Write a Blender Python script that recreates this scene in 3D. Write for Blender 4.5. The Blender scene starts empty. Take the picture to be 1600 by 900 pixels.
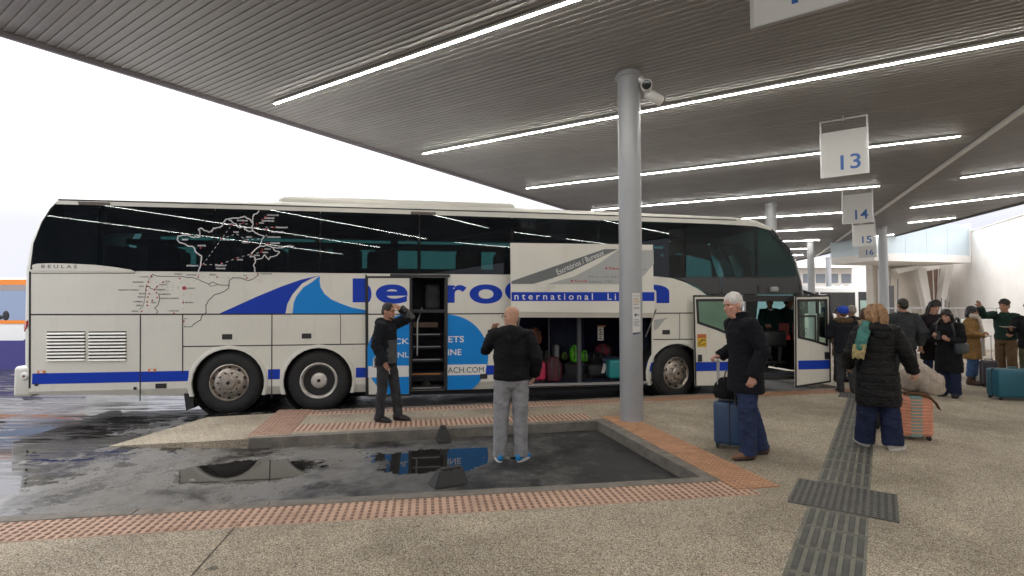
import bpy, bmesh, math, random
from mathutils import Vector, Matrix, noise
from mathutils.geometry import tessellate_polygon
R = math.radians
random.seed(7)
scene = bpy.context.scene
col = scene.collection

# ------------------------------------------------------------------ camera geometry (used to survey the photograph)
F, CH = 820.0, 1.64                     # focal length in photo pixels, eye height
TH = math.atan(30 / F)                  # the phone is tilted up a little
CT, ST = math.cos(TH), math.sin(TH)
ROAD = -0.12                            # road surface; the platform is z = 0

def ray(px, py):
    x, u = (px - 800) / F, (450 - py) / F
    return Vector((x, CT - u * ST, ST + u * CT))

def G(px, py, z=0.0):                   # survey point on a horizontal plane
    r = ray(px, py); t = (z - CH) / r.z
    return Vector((r.x * t, r.y * t, z))

def D(px, py, y):                       # survey point at distance y
    r = ray(px, py); t = y / r.y
    return Vector((r.x * t, y, CH + r.z * t))

BETA = R(9.2)
BU = Vector((math.cos(BETA), math.sin(BETA), 0)); BV = Vector((-math.sin(BETA), math.cos(BETA), 0))
BO = Vector((-7.83, 8.28, ROAD))

def B(px, py, v=0.0):                   # survey point on the coach's side -> (s along the coach, height)
    r = ray(px, py); c = Vector((0, 0, CH))
    t = ((BO + BV * v) - c).dot(BV) / r.dot(BV)
    p = c + r * t - BO
    return (p.dot(BU), p.z)

# platform axis: d along the platform, nl to its left
AD = R(35.1)
DV = Vector((math.sin(AD), math.cos(AD), 0)); NL = Vector((-math.cos(AD), math.sin(AD), 0))
def AN(a, n, z=0.0):
    p = DV * a + NL * n; return Vector((p.x, p.y, z))

# ------------------------------------------------------------------ materials
def nodes_of(name):
    m = bpy.data.materials.new(name); m.use_nodes = True
    nt = m.node_tree; return m, nt, nt.nodes['Principled BSDF']

def add(nt, typ, **kw):
    n = nt.nodes.new(typ)
    for k, v in kw.items():
        if k in n.inputs: n.inputs[k].default_value = v
        else: setattr(n, k, v)
    return n

def mix_rgb(nt, fac, a, b, blend='MIX'):
    n = nt.nodes.new('ShaderNodeMix'); n.data_type = 'RGBA'; n.blend_type = blend
    for i, v in ((0, fac), (6, a), (7, b)):
        if hasattr(v, 'links') or isinstance(v, bpy.types.NodeSocket): nt.links.new(v, n.inputs[i])
        else: n.inputs[i].default_value = v if i == 0 else (*v[:3], 1)
    return n.outputs[2]

def ramp(nt, src, p0, p1, c0=(0, 0, 0), c1=(1, 1, 1)):
    n = nt.nodes.new('ShaderNodeValToRGB'); nt.links.new(src, n.inputs[0])
    e = n.color_ramp.elements
    e[0].position, e[1].position = p0, p1; e[0].color = (*c0, 1); e[1].color = (*c1, 1)
    return n.outputs[0]

def coords(nt, space='Object'):
    return nt.nodes.new('ShaderNodeTexCoord').outputs[space]

def noise_tex(nt, co, scale, detail=4, rough=.55, dist=0.0):
    n = add(nt, 'ShaderNodeTexNoise', Scale=scale, Detail=detail, Roughness=rough, Distortion=dist)
    nt.links.new(co, n.inputs['Vector']); return n.outputs['Fac']

def bump(nt, p, h, strength, dist=.01):
    b = add(nt, 'ShaderNodeBump', Strength=strength, Distance=dist)
    nt.links.new(h, b.inputs['Height']); nt.links.new(b.outputs[0], p.inputs['Normal'])

MATS = {}
def M(name, colr=(.5, .5, .5), rough=.5, metal=0.0, var=0.0, vscale=3.0, bmp=0.0, bscale=60.0, spec=None, coat=0.0, dirt=None, sheen=0.0, streak=False):
    if name in MATS: return MATS[name]
    m, nt, p = nodes_of(name)
    p.inputs['Roughness'].default_value = rough; p.inputs['Metallic'].default_value = metal
    p.inputs['Base Color'].default_value = (*colr, 1)
    if spec is not None: p.inputs['Specular IOR Level'].default_value = spec
    if coat: p.inputs['Coat Weight'].default_value = coat; p.inputs['Coat Roughness'].default_value = .08
    if sheen: p.inputs['Sheen Weight'].default_value = sheen
    co = coords(nt)
    if var:
        f = noise_tex(nt, co, vscale, 6, .6)
        lo = tuple(c * (1 - var) for c in colr); hi = tuple(min(1, c * (1 + var)) for c in colr)
        c = mix_rgb(nt, ramp(nt, f, .3, .7), lo, hi)
        if dirt:
            f2 = noise_tex(nt, co, dirt[1], 8, .7)
            c = mix_rgb(nt, ramp(nt, f2, dirt[2], dirt[2] + .18), c, dirt[0])
        if streak:          # rain-washed grime: tall narrow runs, and fine specks thrown up by the wheels
            mp = nt.nodes.new('ShaderNodeMapping'); nt.links.new(co, mp.inputs[0]); mp.inputs['Scale'].default_value = (2.6, 1, .5)
            f3 = noise_tex(nt, mp.outputs[0], 2.2, 8, .7)
            c = mix_rgb(nt, ramp(nt, f3, .55, .85), c, mix_rgb(nt, .28, c, (.30, .26, .20)))
            f4 = noise_tex(nt, co, 38, 5, .8)
            c = mix_rgb(nt, ramp(nt, f4, .67, .76), c, (.42, .38, .31))
            bump(nt, p, noise_tex(nt, co, 1.1, 2), .12, .05)
        nt.links.new(c, p.inputs['Base Color'])
    if bmp: bump(nt, p, noise_tex(nt, co, bscale, 3), bmp)
    MATS[name] = m; return m

def emit(name, colr, strength):
    if name in MATS: return MATS[name]
    m, nt, p = nodes_of(name)
    p.inputs['Base Color'].default_value = (*colr, 1)
    p.inputs['Emission Color'].default_value = (*colr, 1); p.inputs['Emission Strength'].default_value = strength
    MATS[name] = m; return m

def glass(name, tint, ior=1.5, rough=.0, dust=0.0):
    if name in MATS: return MATS[name]
    m = bpy.data.materials.new(name); m.use_nodes = True; nt = m.node_tree; nt.nodes.clear()
    o = nt.nodes.new('ShaderNodeOutputMaterial')
    t = add(nt, 'ShaderNodeBsdfTransparent', Color=(*tint, 1)); g = add(nt, 'ShaderNodeBsdfGlossy', Roughness=rough)
    base = t.outputs[0]
    if dust:            # a thin film of road dust, thicker in blotches
        d = add(nt, 'ShaderNodeBsdfDiffuse', Color=(.20, .22, .30, 1)); ms = nt.nodes.new('ShaderNodeMixShader')
        f = ramp(nt, noise_tex(nt, coords(nt), 1.4, 6, .6), .3, .75, (dust * .5,) * 3, (dust * 1.6,) * 3)
        nt.links.new(f, ms.inputs[0]); nt.links.new(base, ms.inputs[1]); nt.links.new(d.outputs[0], ms.inputs[2]); base = ms.outputs[0]
    fr = add(nt, 'ShaderNodeFresnel', IOR=ior); mx = nt.nodes.new('ShaderNodeMixShader')
    nt.links.new(fr.outputs[0], mx.inputs[0]); nt.links.new(base, mx.inputs[1]); nt.links.new(g.outputs[0], mx.inputs[2])
    nt.links.new(mx.outputs[0], o.inputs[0]); MATS[name] = m; return m

# ------------------------------------------------------------------ mesh builder
class MB:
    def __init__(s): s.bm = bmesh.new(); s.mi = 0
    def face(s, vs):
        try:
            f = s.bm.faces.new(vs); f.material_index = s.mi; return f
        except ValueError: return None
    def verts(s, pts): return [s.bm.verts.new(p) for p in pts]
    def quad(s, *pts): return s.face(s.verts(pts))
    def box(s, x0, x1, y0, y1, z0, z1):
        v = s.verts([(x0, y0, z0), (x1, y0, z0), (x1, y1, z0), (x0, y1, z0), (x0, y0, z1), (x1, y0, z1), (x1, y1, z1), (x0, y1, z1)])
        for q in ((0, 3, 2, 1), (4, 5, 6, 7), (0, 1, 5, 4), (1, 2, 6, 5), (2, 3, 7, 6), (3, 0, 4, 7)): s.face([v[i] for i in q])
        return s
    def hexa(s, p):            # eight points: bottom loop then top loop
        v = s.verts(p)
        for q in ((0, 3, 2, 1), (4, 5, 6, 7), (0, 1, 5, 4), (1, 2, 6, 5), (2, 3, 7, 6), (3, 0, 4, 7)): s.face([v[i] for i in q])
        return s
    def rbox(s, x0, x1, y0, y1, z0, z1, r, seg=3):
        t = bmesh.new(); bmesh.ops.create_cube(t, size=1)
        for v in t.verts: v.co = Vector(((x0 + x1) / 2 + v.co.x * (x1 - x0), (y0 + y1) / 2 + v.co.y * (y1 - y0), (z0 + z1) / 2 + v.co.z * (z1 - z0)))
        bmesh.ops.bevel(t, geom=t.edges[:], offset=r, segments=seg, profile=.5, affect='EDGES')
        s.merge(t); return s
    def merge(s, t, mat=None):
        mp = {}
        for v in t.verts: mp[v] = s.bm.verts.new(mat @ v.co if mat else v.co)
        for f in t.faces: s.face([mp[v] for v in f.verts])
        t.free()
    def ell(s, c, r, rot=None, seg=16, rings=10):
        t = bmesh.new(); bmesh.ops.create_uvsphere(t, u_segments=seg, v_segments=rings, radius=1)
        m = Matrix.Translation(c) @ (rot.to_4x4() if rot else Matrix()) @ Matrix.Diagonal((*r, 1))
        s.merge(t, m); return s
    def tube(s, pts, radii, seg=12, ref=None, cap=True, round_cap=.5):
        """closed tube; radii are numbers or (across ref, other) pairs"""
        pts = [Vector(p) for p in pts]; n = len(pts); rings = []
        def rr(i):
            r = radii[i] if isinstance(radii, (list, tuple)) else radii
            return r if isinstance(r, (list, tuple)) else (r, r)
        last = None
        for i in range(n):
            t = (pts[min(i + 1, n - 1)] - pts[max(i - 1, 0)]).normalized()
            a = Vector(ref) if ref else (last if last else (Vector((1, 0, 0)) if abs(t.x) < .8 else Vector((0, 1, 0))))
            a = (a - t * a.dot(t)).normalized(); b = t.cross(a); last = a
            ra, rb = rr(i)
            rings.append([s.bm.verts.new(pts[i] + a * (ra * math.cos(2 * math.pi * k / seg)) + b * (rb * math.sin(2 * math.pi * k / seg))) for k in range(seg)])
        for i in range(n - 1):
            for k in range(seg): s.face([rings[i][k], rings[i][(k + 1) % seg], rings[i + 1][(k + 1) % seg], rings[i + 1][k]])
        if cap:
            for i, sg in ((0, -1), (n - 1, 1)):
                t = (pts[1] - pts[0]).normalized() if i == 0 else (pts[-1] - pts[-2]).normalized()
                e = s.bm.verts.new(pts[i] + t * sg * min(rr(i)) * round_cap)
                for k in range(seg):
                    q = [rings[i][k], rings[i][(k + 1) % seg], e]; s.face(q if sg > 0 else q[::-1])
        return s
    def lathe(s, prof, seg=32, o=(0, 0, 0), axis='Y', caps=True):
        """prof: (radius, along axis)"""
        o = Vector(o); rings = []
        for r, h in prof:
            ring = []
            for k in range(seg):
                c, sn = r * math.cos(2 * math.pi * k / seg), r * math.sin(2 * math.pi * k / seg)
                ring.append(s.bm.verts.new(o + (Vector((c, h, sn)) if axis == 'Y' else Vector((c, sn, h)))))
            rings.append(ring)
        for i in range(len(rings) - 1):
            for k in range(seg): s.face([rings[i][k], rings[i][(k + 1) % seg], rings[i + 1][(k + 1) % seg], rings[i + 1][k]])
        if caps:
            for ring in (rings[0], rings[-1]): s.face(ring)
        return s
    def plate(s, outline, holes, v0, v1, put):
        """2-D polygon with holes, extruded from v0 to v1; put(x, z, v) -> 3-D"""
        loops = [outline] + list(holes)
        flat = [p for l in loops for p in l]
        tri = tessellate_polygon([[Vector((x, z, 0)) for x, z in l] for l in loops])
        A = s.verts([put(x, z, v0) for x, z in flat]); Bk = s.verts([put(x, z, v1) for x, z in flat])
        for a, b, c in tri: s.face([A[a], A[b], A[c]]); s.face([Bk[c], Bk[b], Bk[a]])
        k = 0
        for l in loops:
            n = len(l)
            for i in range(n): s.face([A[k + i], A[k + (i + 1) % n], Bk[k + (i + 1) % n], Bk[k + i]])
            k += n
        return s
    def build(s, name, mats, parent=None, loc=None, rz=0.0, smooth=None):
        bmesh.ops.recalc_face_normals(s.bm, faces=s.bm.faces[:])
        me = bpy.data.meshes.new(name); s.bm.to_mesh(me); s.bm.free()
        for m in (mats if isinstance(mats, (list, tuple)) else [mats]): me.materials.append(m)
        if smooth is not None:
            for p in me.polygons: p.use_smooth = True
            if smooth < 180: me.set_sharp_from_angle(angle=R(smooth))
        o = bpy.data.objects.new(name, me); col.objects.link(o)
        if parent: o.parent = parent
        if loc is not None: o.location = loc
        o.rotation_euler.z = rz
        return o

def tag(o, label, cat, group=None):
    o['label'] = label; o['category'] = cat
    if group: o['group'] = group
    return o
def structure(o, kind='structure'): o['kind'] = kind; return o
def thing(name, label, cat, loc=(0, 0, 0), rz=0.0, group=None):
    o = bpy.data.objects.new(name, None); col.objects.link(o); o.empty_display_size = .2
    o.location = loc; o.rotation_euler.z = rz
    return tag(o, label, cat, group)
def copy_tree(o, parent=None):
    c = o.copy(); col.objects.link(c)
    if parent: c.parent = parent
    for ch in [k for k in o.children]: copy_tree(ch, c)
    return c

def text_bm(txt, bold=0.0, space=1.0, res=None):
    """text as flat 2-D triangles (list of verts, list of faces), lower-left at 0, unit size"""
    cu = bpy.data.curves.new('lettering', 'FONT'); cu.body = txt; cu.size = 1; cu.offset = bold; cu.space_character = space
    cu.resolution_u = res or (10 if len(txt) <= 2 else 3); cu.fill_mode = 'FRONT'
    ob = bpy.data.objects.new('lettering', cu); me = ob.to_mesh()
    vs = [(v.co.x, v.co.y) for v in me.vertices]; fs = [tuple(p.vertices) for p in me.polygons]
    ob.to_mesh_clear(); bpy.data.objects.remove(ob); bpy.data.curves.remove(cu)
    x0 = min(v[0] for v in vs); y0 = min(v[1] for v in vs); x1 = max(v[0] for v in vs); y1 = max(v[1] for v in vs)
    return [(a - x0, b - y0) for a, b in vs], fs, x1 - x0, y1 - y0

def put_text(mb, txt, x0, z0, w, h, put, v, bold=0.0, space=1.0, rot=0.0):
    """fit text into a w x h box at (x0, z0); w or h may be None to keep the proportions"""
    vs, fs, tw, th = text_bm(txt, bold, space)
    sx = w / tw if w else None; sz = h / th if h else None
    sx = sx or sz; sz = sz or sx
    c, s_ = math.cos(rot), math.sin(rot)
    P = mb.verts([put(x0 + a * sx * c - b * sz * s_, z0 + a * sx * s_ + b * sz * c, v) for a, b in vs])
    for f in fs: mb.face([P[i] for i in f])

def ribbon(mb, pts, w, put, v):
    for (x0, z0), (x1, z1) in zip(pts, pts[1:]):
        L = math.hypot(x1 - x0, z1 - z0) or 1e-6; nx, nz = -(z1 - z0) / L * w / 2, (x1 - x0) / L * w / 2
        ex, ez = (x1 - x0) / L * w * .3, (z1 - z0) / L * w * .3
        mb.quad(put(x0 - nx - ex, z0 - nz - ez, v), put(x1 - nx + ex, z1 - nz + ez, v), put(x1 + nx + ex, z1 + nz + ez, v), put(x0 + nx - ex, z0 + nz - ez, v))

def wiggle(pts, sub=4, amp=.01, seed=0):
    rnd = random.Random(seed); out = []
    for (a, b), (c, d) in zip(pts, pts[1:]):
        for k in range(sub):
            t = k / sub; j = amp if k else 0
            out.append((a + (c - a) * t + rnd.uniform(-j, j), b + (d - b) * t + rnd.uniform(-j, j)))
    return out + [pts[-1]]
# ================================================================== WORLD, SUN, CAMERA
SUN_EL, SUN_AZ = R(52), R(-60)      # azimuth from +Y towards +X
w = bpy.data.worlds.new('World'); scene.world = w; w.use_nodes = True
nt = w.node_tree; bg = nt.nodes['Background']
sky = nt.nodes.new('ShaderNodeTexSky'); sky.sky_type = 'NISHITA'; sky.sun_disc = False
sky.sun_elevation = SUN_EL; sky.sun_rotation = SUN_AZ; sky.air_density = 2.0; sky.dust_density = 6.0
# overcast: a pale cloud deck with soft, broad variation veils the blue sky
co = coords(nt, 'Generated')
cl = noise_tex(nt, co, 1.6, 5, .55, .4)
zz_ = nt.nodes.new('ShaderNodeSeparateXYZ'); nt.links.new(coords(nt, 'Generated'), zz_.inputs[0])
deck = mix_rgb(nt, ramp(nt, zz_.outputs[2], .12, .85), (6.9, 7.0, 7.7), (31.0, 31.0, 31.5))       # an overcast sky is brightest overhead
deck = mix_rgb(nt, ramp(nt, cl, .32, .72), mix_rgb(nt, 1.0, deck, (.90, .905, .93), 'MULTIPLY'), deck)
nt.links.new(mix_rgb(nt, .96, sky.outputs[0], deck), bg.inputs[0])
bg.inputs[1].default_value = .1

sl = bpy.data.lights.new('sun', 'SUN'); sl.energy = 1.0; sl.angle = R(25); sl.color = (1, .96, .9)
so = bpy.data.objects.new('sun', sl); col.objects.link(so)
sd = Vector((math.sin(SUN_AZ) * math.cos(SUN_EL), math.cos(SUN_AZ) * math.cos(SUN_EL), math.sin(SUN_EL)))
so.rotation_euler = sd.to_track_quat('Z', 'Y').to_euler(); so.location = (-20, 10, 30)

cam = bpy.data.cameras.new('camera'); co_ = bpy.data.objects.new('camera', cam); col.objects.link(co_)
co_.location = (0, 0, CH); co_.rotation_euler = (R(90) + TH, 0, 0)
cam.sensor_width = 36; cam.lens = 36 * F / 1600; cam.clip_end = 1500; cam.clip_start = .05
scene.camera = co_
vs_ = scene.view_settings
vs_.view_transform = 'Standard'; vs_.look = 'None'; vs_.exposure = 0.52; vs_.gamma = 1; vs_.use_curve_mapping = False
scene.cycles.max_bounces = 8; scene.cycles.transparent_max_bounces = 16; scene.cycles.sample_clamp_indirect = 4
scene.cycles.use_denoising = True

# ================================================================== GROUND MATERIALS
def aggregate(name, light, dark, pale, scale=95, wet=0.0):
    m, nt, p = nodes_of(name); co = coords(nt)
    v = add(nt, 'ShaderNodeTexVoronoi', Scale=scale); nt.links.new(co, v.inputs['Vector'])
    sep = nt.nodes.new('ShaderNodeSeparateColor'); nt.links.new(v.outputs['Color'], sep.inputs[0])
    peb = mix_rgb(nt, ramp(nt, sep.outputs[0], .1, .95), dark, light)
    peb = mix_rgb(nt, ramp(nt, sep.outputs[1], .82, .9), peb, pale)
    peb = mix_rgb(nt, ramp(nt, sep.outputs[2], .88, .93), peb, (.07, .06, .055))
    mor = mix_rgb(nt, ramp(nt, v.outputs['Distance'], .35, .75), peb, tuple(c * .55 for c in dark))
    big = noise_tex(nt, co, .55, 7, .62, .3)
    c = mix_rgb(nt, ramp(nt, big, .44, .66), mor, (.56, .545, .52), 'MULTIPLY')
    big2 = noise_tex(nt, co, 1.7, 6, .7)
    c = mix_rgb(nt, ramp(nt, big2, .5, .75), c, (1.28, 1.26, 1.22), 'MULTIPLY')
    # chewing-gum spots and drips
    v2 = add(nt, 'ShaderNodeTexVoronoi', Scale=2.3); v2.inputs['Randomness'].default_value = 1
    nz = nt.nodes.new('ShaderNodeVectorMath'); nz.operation = 'MULTIPLY_ADD'
    n3 = add(nt, 'ShaderNodeTexNoise', Scale=14.0, Detail=3); nt.links.new(co, n3.inputs['Vector'])
    nt.links.new(n3.outputs['Color'], nz.inputs[0]); nz.inputs[1].default_value = (.045, .045, .045); nt.links.new(co, nz.inputs[2])
    nt.links.new(nz.outputs[0], v2.inputs['Vector'])
    s2 = nt.nodes.new('ShaderNodeSeparateColor'); nt.links.new(v2.outputs['Color'], s2.inputs[0])
    mul = nt.nodes.new('ShaderNodeMath'); mul.operation = 'MULTIPLY'; nt.links.new(s2.outputs[0], mul.inputs[0]); mul.inputs[1].default_value = .115
    cmp = nt.nodes.new('ShaderNodeMath'); cmp.operation = 'LESS_THAN'; nt.links.new(v2.outputs['Distance'], cmp.inputs[0]); nt.links.new(mul.outputs[0], cmp.inputs[1])
    g = nt.nodes.new('ShaderNodeMath'); g.operation = 'MULTIPLY'; nt.links.new(cmp.outputs[0], g.inputs[0]); g.inputs[1].default_value = .75
    c = mix_rgb(nt, g.outputs[0], c, (.045, .04, .035))
    nt.links.new(c, p.inputs['Base Color'])
    p.inputs['Roughness'].default_value = .72 - wet
    bump(nt, p, v.outputs['Distance'], .5, .006)
    return m
AGG = aggregate('exposed aggregate', (.68, .59, .455), (.385, .318, .235), (.80, .75, .66), 128)

def wet_road():
    m, nt, p = nodes_of('wet asphalt'); co = coords(nt)
    f = noise_tex(nt, co, 140, 3); big = noise_tex(nt, co, .7, 7, .65, .4); mid = noise_tex(nt, co, 4, 6, .7)
    c = mix_rgb(nt, f, (.020, .0195, .020), (.050, .048, .048))
    c = mix_rgb(nt, ramp(nt, mid, .5, .8), c, (.07, .067, .066))
    # standing water: smooth and dark, in puddles where the surface dips; the bay near the coach holds two
    sep = nt.nodes.new('ShaderNodeSeparateXYZ'); nt.links.new(co, sep.inputs[0])
    def mth(op, a, b=None):
        n = nt.nodes.new('ShaderNodeMath'); n.operation = op
        for i, v in enumerate((a, b)):
            if v is None: continue
            if isinstance(v, (int, float)): n.inputs[i].default_value = v
            else: nt.links.new(v, n.inputs[i])
        return n.outputs[0]
    def pool(cx, cy, rx, ry, rot):
        cr, sr = math.cos(rot), math.sin(rot)
        dx, dy = mth('SUBTRACT', sep.outputs[0], cx), mth('SUBTRACT', sep.outputs[1], cy)
        u = mth('DIVIDE', mth('ADD', mth('MULTIPLY', dx, cr), mth('MULTIPLY', dy, sr)), rx)
        v = mth('DIVIDE', mth('SUBTRACT', mth('MULTIPLY', dy, cr), mth('MULTIPLY', dx, sr)), ry)
        return mth('SUBTRACT', 1.0, mth('ADD', mth('MULTIPLY', u, u), mth('MULTIPLY', v, v)))
    a = G(390, 735, ROAD); b = G(690, 716, ROAD)
    k = mth('MAXIMUM', pool(a.x, a.y, .95, .42, .25), pool(b.x, b.y, .85, .5, .1))
    k = mth('MAXIMUM', k, -1.6)
    xx = sep.outputs[0]
    west = mth('MINIMUM', mth('MULTIPLY', mth('SUBTRACT', -4.3, xx), .55), .75)      # the open yard to the west is under a film of water
    k = mth('MAXIMUM', k, west)
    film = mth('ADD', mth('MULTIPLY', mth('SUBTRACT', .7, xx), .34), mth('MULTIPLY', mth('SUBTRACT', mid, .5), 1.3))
    k = mth('ADD', k, mth('MULTIPLY', mth('SUBTRACT', big, .5), 3.8))
    k = mth('ADD', k, mth('MULTIPLY', mth('SUBTRACT', mid, .5), 2.6))
    pud = ramp(nt, k, .02, .22)
    c = mix_rgb(nt, ramp(nt, film, 0, 1), c, (.15, .145, .14))  # pale sheen of the wet film painted into the asphalt colour
    c = mix_rgb(nt, ramp(nt, noise_tex(nt, co, 1.3, 8, .75), .50, .60), c, (.011, .011, .013))
    damp = ramp(nt, film, .0, 1.0)
    c = mix_rgb(nt, pud, c, (.018, .017, .016))
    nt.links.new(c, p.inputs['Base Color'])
    r1 = mix_rgb(nt, damp, (.62,) * 3, mix_rgb(nt, ramp(nt, noise_tex(nt, co, 2.4, 8, .75), .36, .64), (.16,) * 3, (.46,) * 3)); # wind and tyre tracks roughen the film in long streaks
    mp = nt.nodes.new('ShaderNodeMapping'); nt.links.new(co, mp.inputs[0]); mp.inputs['Rotation'].default_value = (0, 0, -.25); mp.inputs['Scale'].default_value = (.45, 3.2, 1)
    strk = noise_tex(nt, mp.outputs[0], 2.2, 7, .65, .5)
    open_ = ramp(nt, mth('MULTIPLY', mth('SUBTRACT', -3.6, xx), .6), 0, 1)
    r3 = mix_rgb(nt, open_, (.025,) * 3, mix_rgb(nt, ramp(nt, strk, .46, .56), (.03,) * 3, (.33,) * 3))
    r2 = mix_rgb(nt, pud, r1, r3)
    nt.links.new(r2, p.inputs['Roughness'])
    sp = mix_rgb(nt, damp, (.28,) * 3, (.95,) * 3); sp2 = mix_rgb(nt, pud, sp, (.8,) * 3); nt.links.new(sp2, p.inputs['Specular IOR Level'])
    b_ = add(nt, 'ShaderNodeBump', Distance=.004); nt.links.new(f, b_.inputs['Height'])
    st = mix_rgb(nt, pud, mix_rgb(nt, damp, (.4,) * 3, (.05,) * 3), (.0,) * 3); nt.links.new(st, b_.inputs['Strength']); nt.links.new(b_.outputs[0], p.inputs['Normal'])
    return m
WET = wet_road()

KERB = M('kerb concrete', (.17, .155, .135), .7, var=.35, vscale=6, bmp=.5, bscale=40, dirt=((.07, .065, .06), 3.0, .56))
TACT = M('orange tactile tile', (.50, .335, .25), .65, var=.18, vscale=2.6, bmp=.2, bscale=90, dirt=((.36, .21, .14), 5.0, .56))
TDOT = M('dark tactile stud', (.23, .135, .10), .7, var=.3, vscale=7)  # studs a darker brown-red than their tile
TACT2 = M('rust tactile tile', (.36, .175, .10), .65, var=.25, vscale=3, dirt=((.16, .09, .06), 4.0, .57))
TDOT2 = M('rust tactile stud', (.50, .29, .17), .6, var=.3, vscale=7)
GUIDE = M('guide strip tile', (.155, .15, .125), .6, var=.3, vscale=5, bmp=.2)
GBAR = M('guide strip bar', (.055, .055, .05), .55, var=.35, vscale=8)
PLATEB = M('warning plate base', (.10, .095, .09), .6, var=.3, vscale=6)

# ================================================================== GROUND
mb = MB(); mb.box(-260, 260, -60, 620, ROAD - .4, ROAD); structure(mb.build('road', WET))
E = lambda x, y: Vector((x, y, 0))
A0, A1, A2, A3, A4, A5, A6, A7 = E(-9, 3.34), E(1.83, 5.11), E(1.22, 7.60), G(388, 686), E(-3.05, 8.37), E(2.38, 9.70), E(6.75, 10.75), E(6.2, 14.2)
outline = [A0, A1, A2, A3, A4, A5, A6, A7, E(-4.5, 12.6), E(-4.7, 14.6), E(9, 17.0), E(8.4, 20.5), E(12.5, 23.5), E(28, 48), E(60, 60), E(60, -40), E(-9, -40)]
mb = MB()
top = mb.verts([(p.x, p.y, 0) for p in outline]); bot = mb.verts([(p.x, p.y, ROAD - .1) for p in outline])
mb.face(top)
for i in range(len(outline)):
    j = (i + 1) % len(outline); mb.face([top[i], top[j], bot[j], bot[i]])
nose0, nose1 = G(170, 698, ROAD), E(-4.6, 8.0)
P4 = [A3, A4, nose1, nose0]; zz = (0, 0, -.02, ROAD + .006)
t_ = mb.verts([(p.x, p.y, z) for p, z in zip(P4, zz)]); b_ = mb.verts([(p.x, p.y, ROAD - .1) for p in P4])
mb.face([t_[0], t_[1], t_[2]]); mb.face([t_[0], t_[2], t_[3]])
for i in (1, 2, 3): mb.face([t_[i], t_[(i + 1) % 4], b_[(i + 1) % 4], b_[i]])
platform = structure(mb.build('pavement', AGG))

def offset_band(p, q, o0, o1, z0, z1, e0=0.0, e1=0.0, mb=None):
    """a slab along p->q, between o0 and o1 to its right-hand side"""
    t = (q - p).normalized(); n = Vector((t.y, -t.x, 0))
    a, b = p - t * e0, q + t * e1
    pts = [a + n * o0, b + n * o0, b + n * o1, a + n * o1]
    mb.hexa([(v.x, v.y, z0) for v in pts] + [(v.x, v.y, z1) for v in pts])

kb = MB()
def kerb_run(p, q, w):
    L = (q - p).length; t = (q - p) / L; n = max(1, int(L / 1.0))
    for i in range(n):
        a, b = p + t * (L * i / n + .004), p + t * (L * (i + 1) / n - .004)
        offset_band(a, b, -.004, w, ROAD - .05, .006 + .004 * ((i * 37) % 3) / 3, mb=kb)
kerb_run(A0, A1 + (A1 - A0).normalized() * .13, .12); kerb_run(A1, A2, .17); kerb_run(A2 + (A2 - A3).normalized() * .16, A3, .13)
kerb_run(A4, A5, .12); kerb_run(A5, A6, .12)
structure(kb.build('kerb', KERB))

def studs(mb, p, q, o0, o1, pitch, r, h=.005, z=.004):
    t = (q - p).normalized(); n = Vector((t.y, -t.x, 0)); L = (q - p).length
    for i in range(int(L / pitch)):
        for k in range(int((o1 - o0) / pitch)):
            c = p + t * (pitch * (i + .5)) + n * (o0 + pitch * (k + .5))
            yield c
def stud(mb, c, t, n, lx, ly, z0, h):
    k = .7
    lo = [c + t * (sx * lx) + n * (sy * ly) for sx, sy in ((-1, -1), (1, -1), (1, 1), (-1, 1))]
    hi = [c + t * (sx * lx * k) + n * (sy * ly * k) for sx, sy in ((-1, -1), (1, -1), (1, 1), (-1, 1))]
    v = mb.verts([(p.x, p.y, z0) for p in lo] + [(p.x, p.y, z0 + h) for p in hi])
    mb.face(v[4:]); [mb.face([v[i], v[(i + 1) % 4], v[4 + (i + 1) % 4], v[4 + i]]) for i in range(4)]

def tactile(p, q, o0, o1, pitch, mats, name='tactile_paving', long=1.5, e1=0.0):
    mb = MB(); offset_band(p, q, o0, o1, -.02, .004, 0, e1, mb)
    t = (q - p).normalized(); n = Vector((t.y, -t.x, 0)); L = (q - p).length + e1; mb.mi = 1
    for i in range(int(L / pitch)):
        for k in range(int((o1 - o0) / pitch + .01)):
            c = p + t * (pitch * (i + .5)) + n * (o0 + pitch * (k + .5))
            stud(mb, c, t, n, pitch * .22, pitch * .22 * long, .004, .006)
    return structure(mb.build(name, mats))
tactile(A0, A1, .125, .50, .0625, [TACT, TDOT], e1=.28)
tactile(A1 + Vector((.02, -.38, 0)), A2, .18, .62, .055, [TACT2, TDOT2], long=1.6, e1=.3).location.z = .004
tactile(A2, G(400, 681), .14, .56, .07, [TACT, TDOT], long=1.7)
tactile(G(470, 640), A5, .12, .52, .07, [TACT, TDOT], long=1.7)
m_f = M('faded tactile tile', (.33, .20, .125), .7, var=.3, vscale=2, dirt=((.26, .19, .12), 1.5, .5))
tactile(A5, A6, .12, .5, .07, [m_f, TACT2], long=1.5)
# slanting band across the island's nose
p0, p1, p2, p3 = G(385, 683), G(452, 679), G(488, 640.5), G(436, 641)
mb = MB(); mb.hexa([(v.x, v.y, -.02) for v in (p0, p1, p2, p3)] + [(v.x, v.y, .009) for v in (p0, p1, p2, p3)]); mb.mi = 1
for i in range(24):
    for k in range(9):
        s_, t_ = (i + .5) / 24, (k + .5) / 9
        c = p0.lerp(p3, s_).lerp(p1.lerp(p2, s_), t_); tt = (p3 - p0).normalized(); stud(mb, c, tt, Vector((tt.y, -tt.x, 0)), .014, .026, .009, .006)
structure(mb.build('tactile_paving', [TACT, TDOT]))

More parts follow.
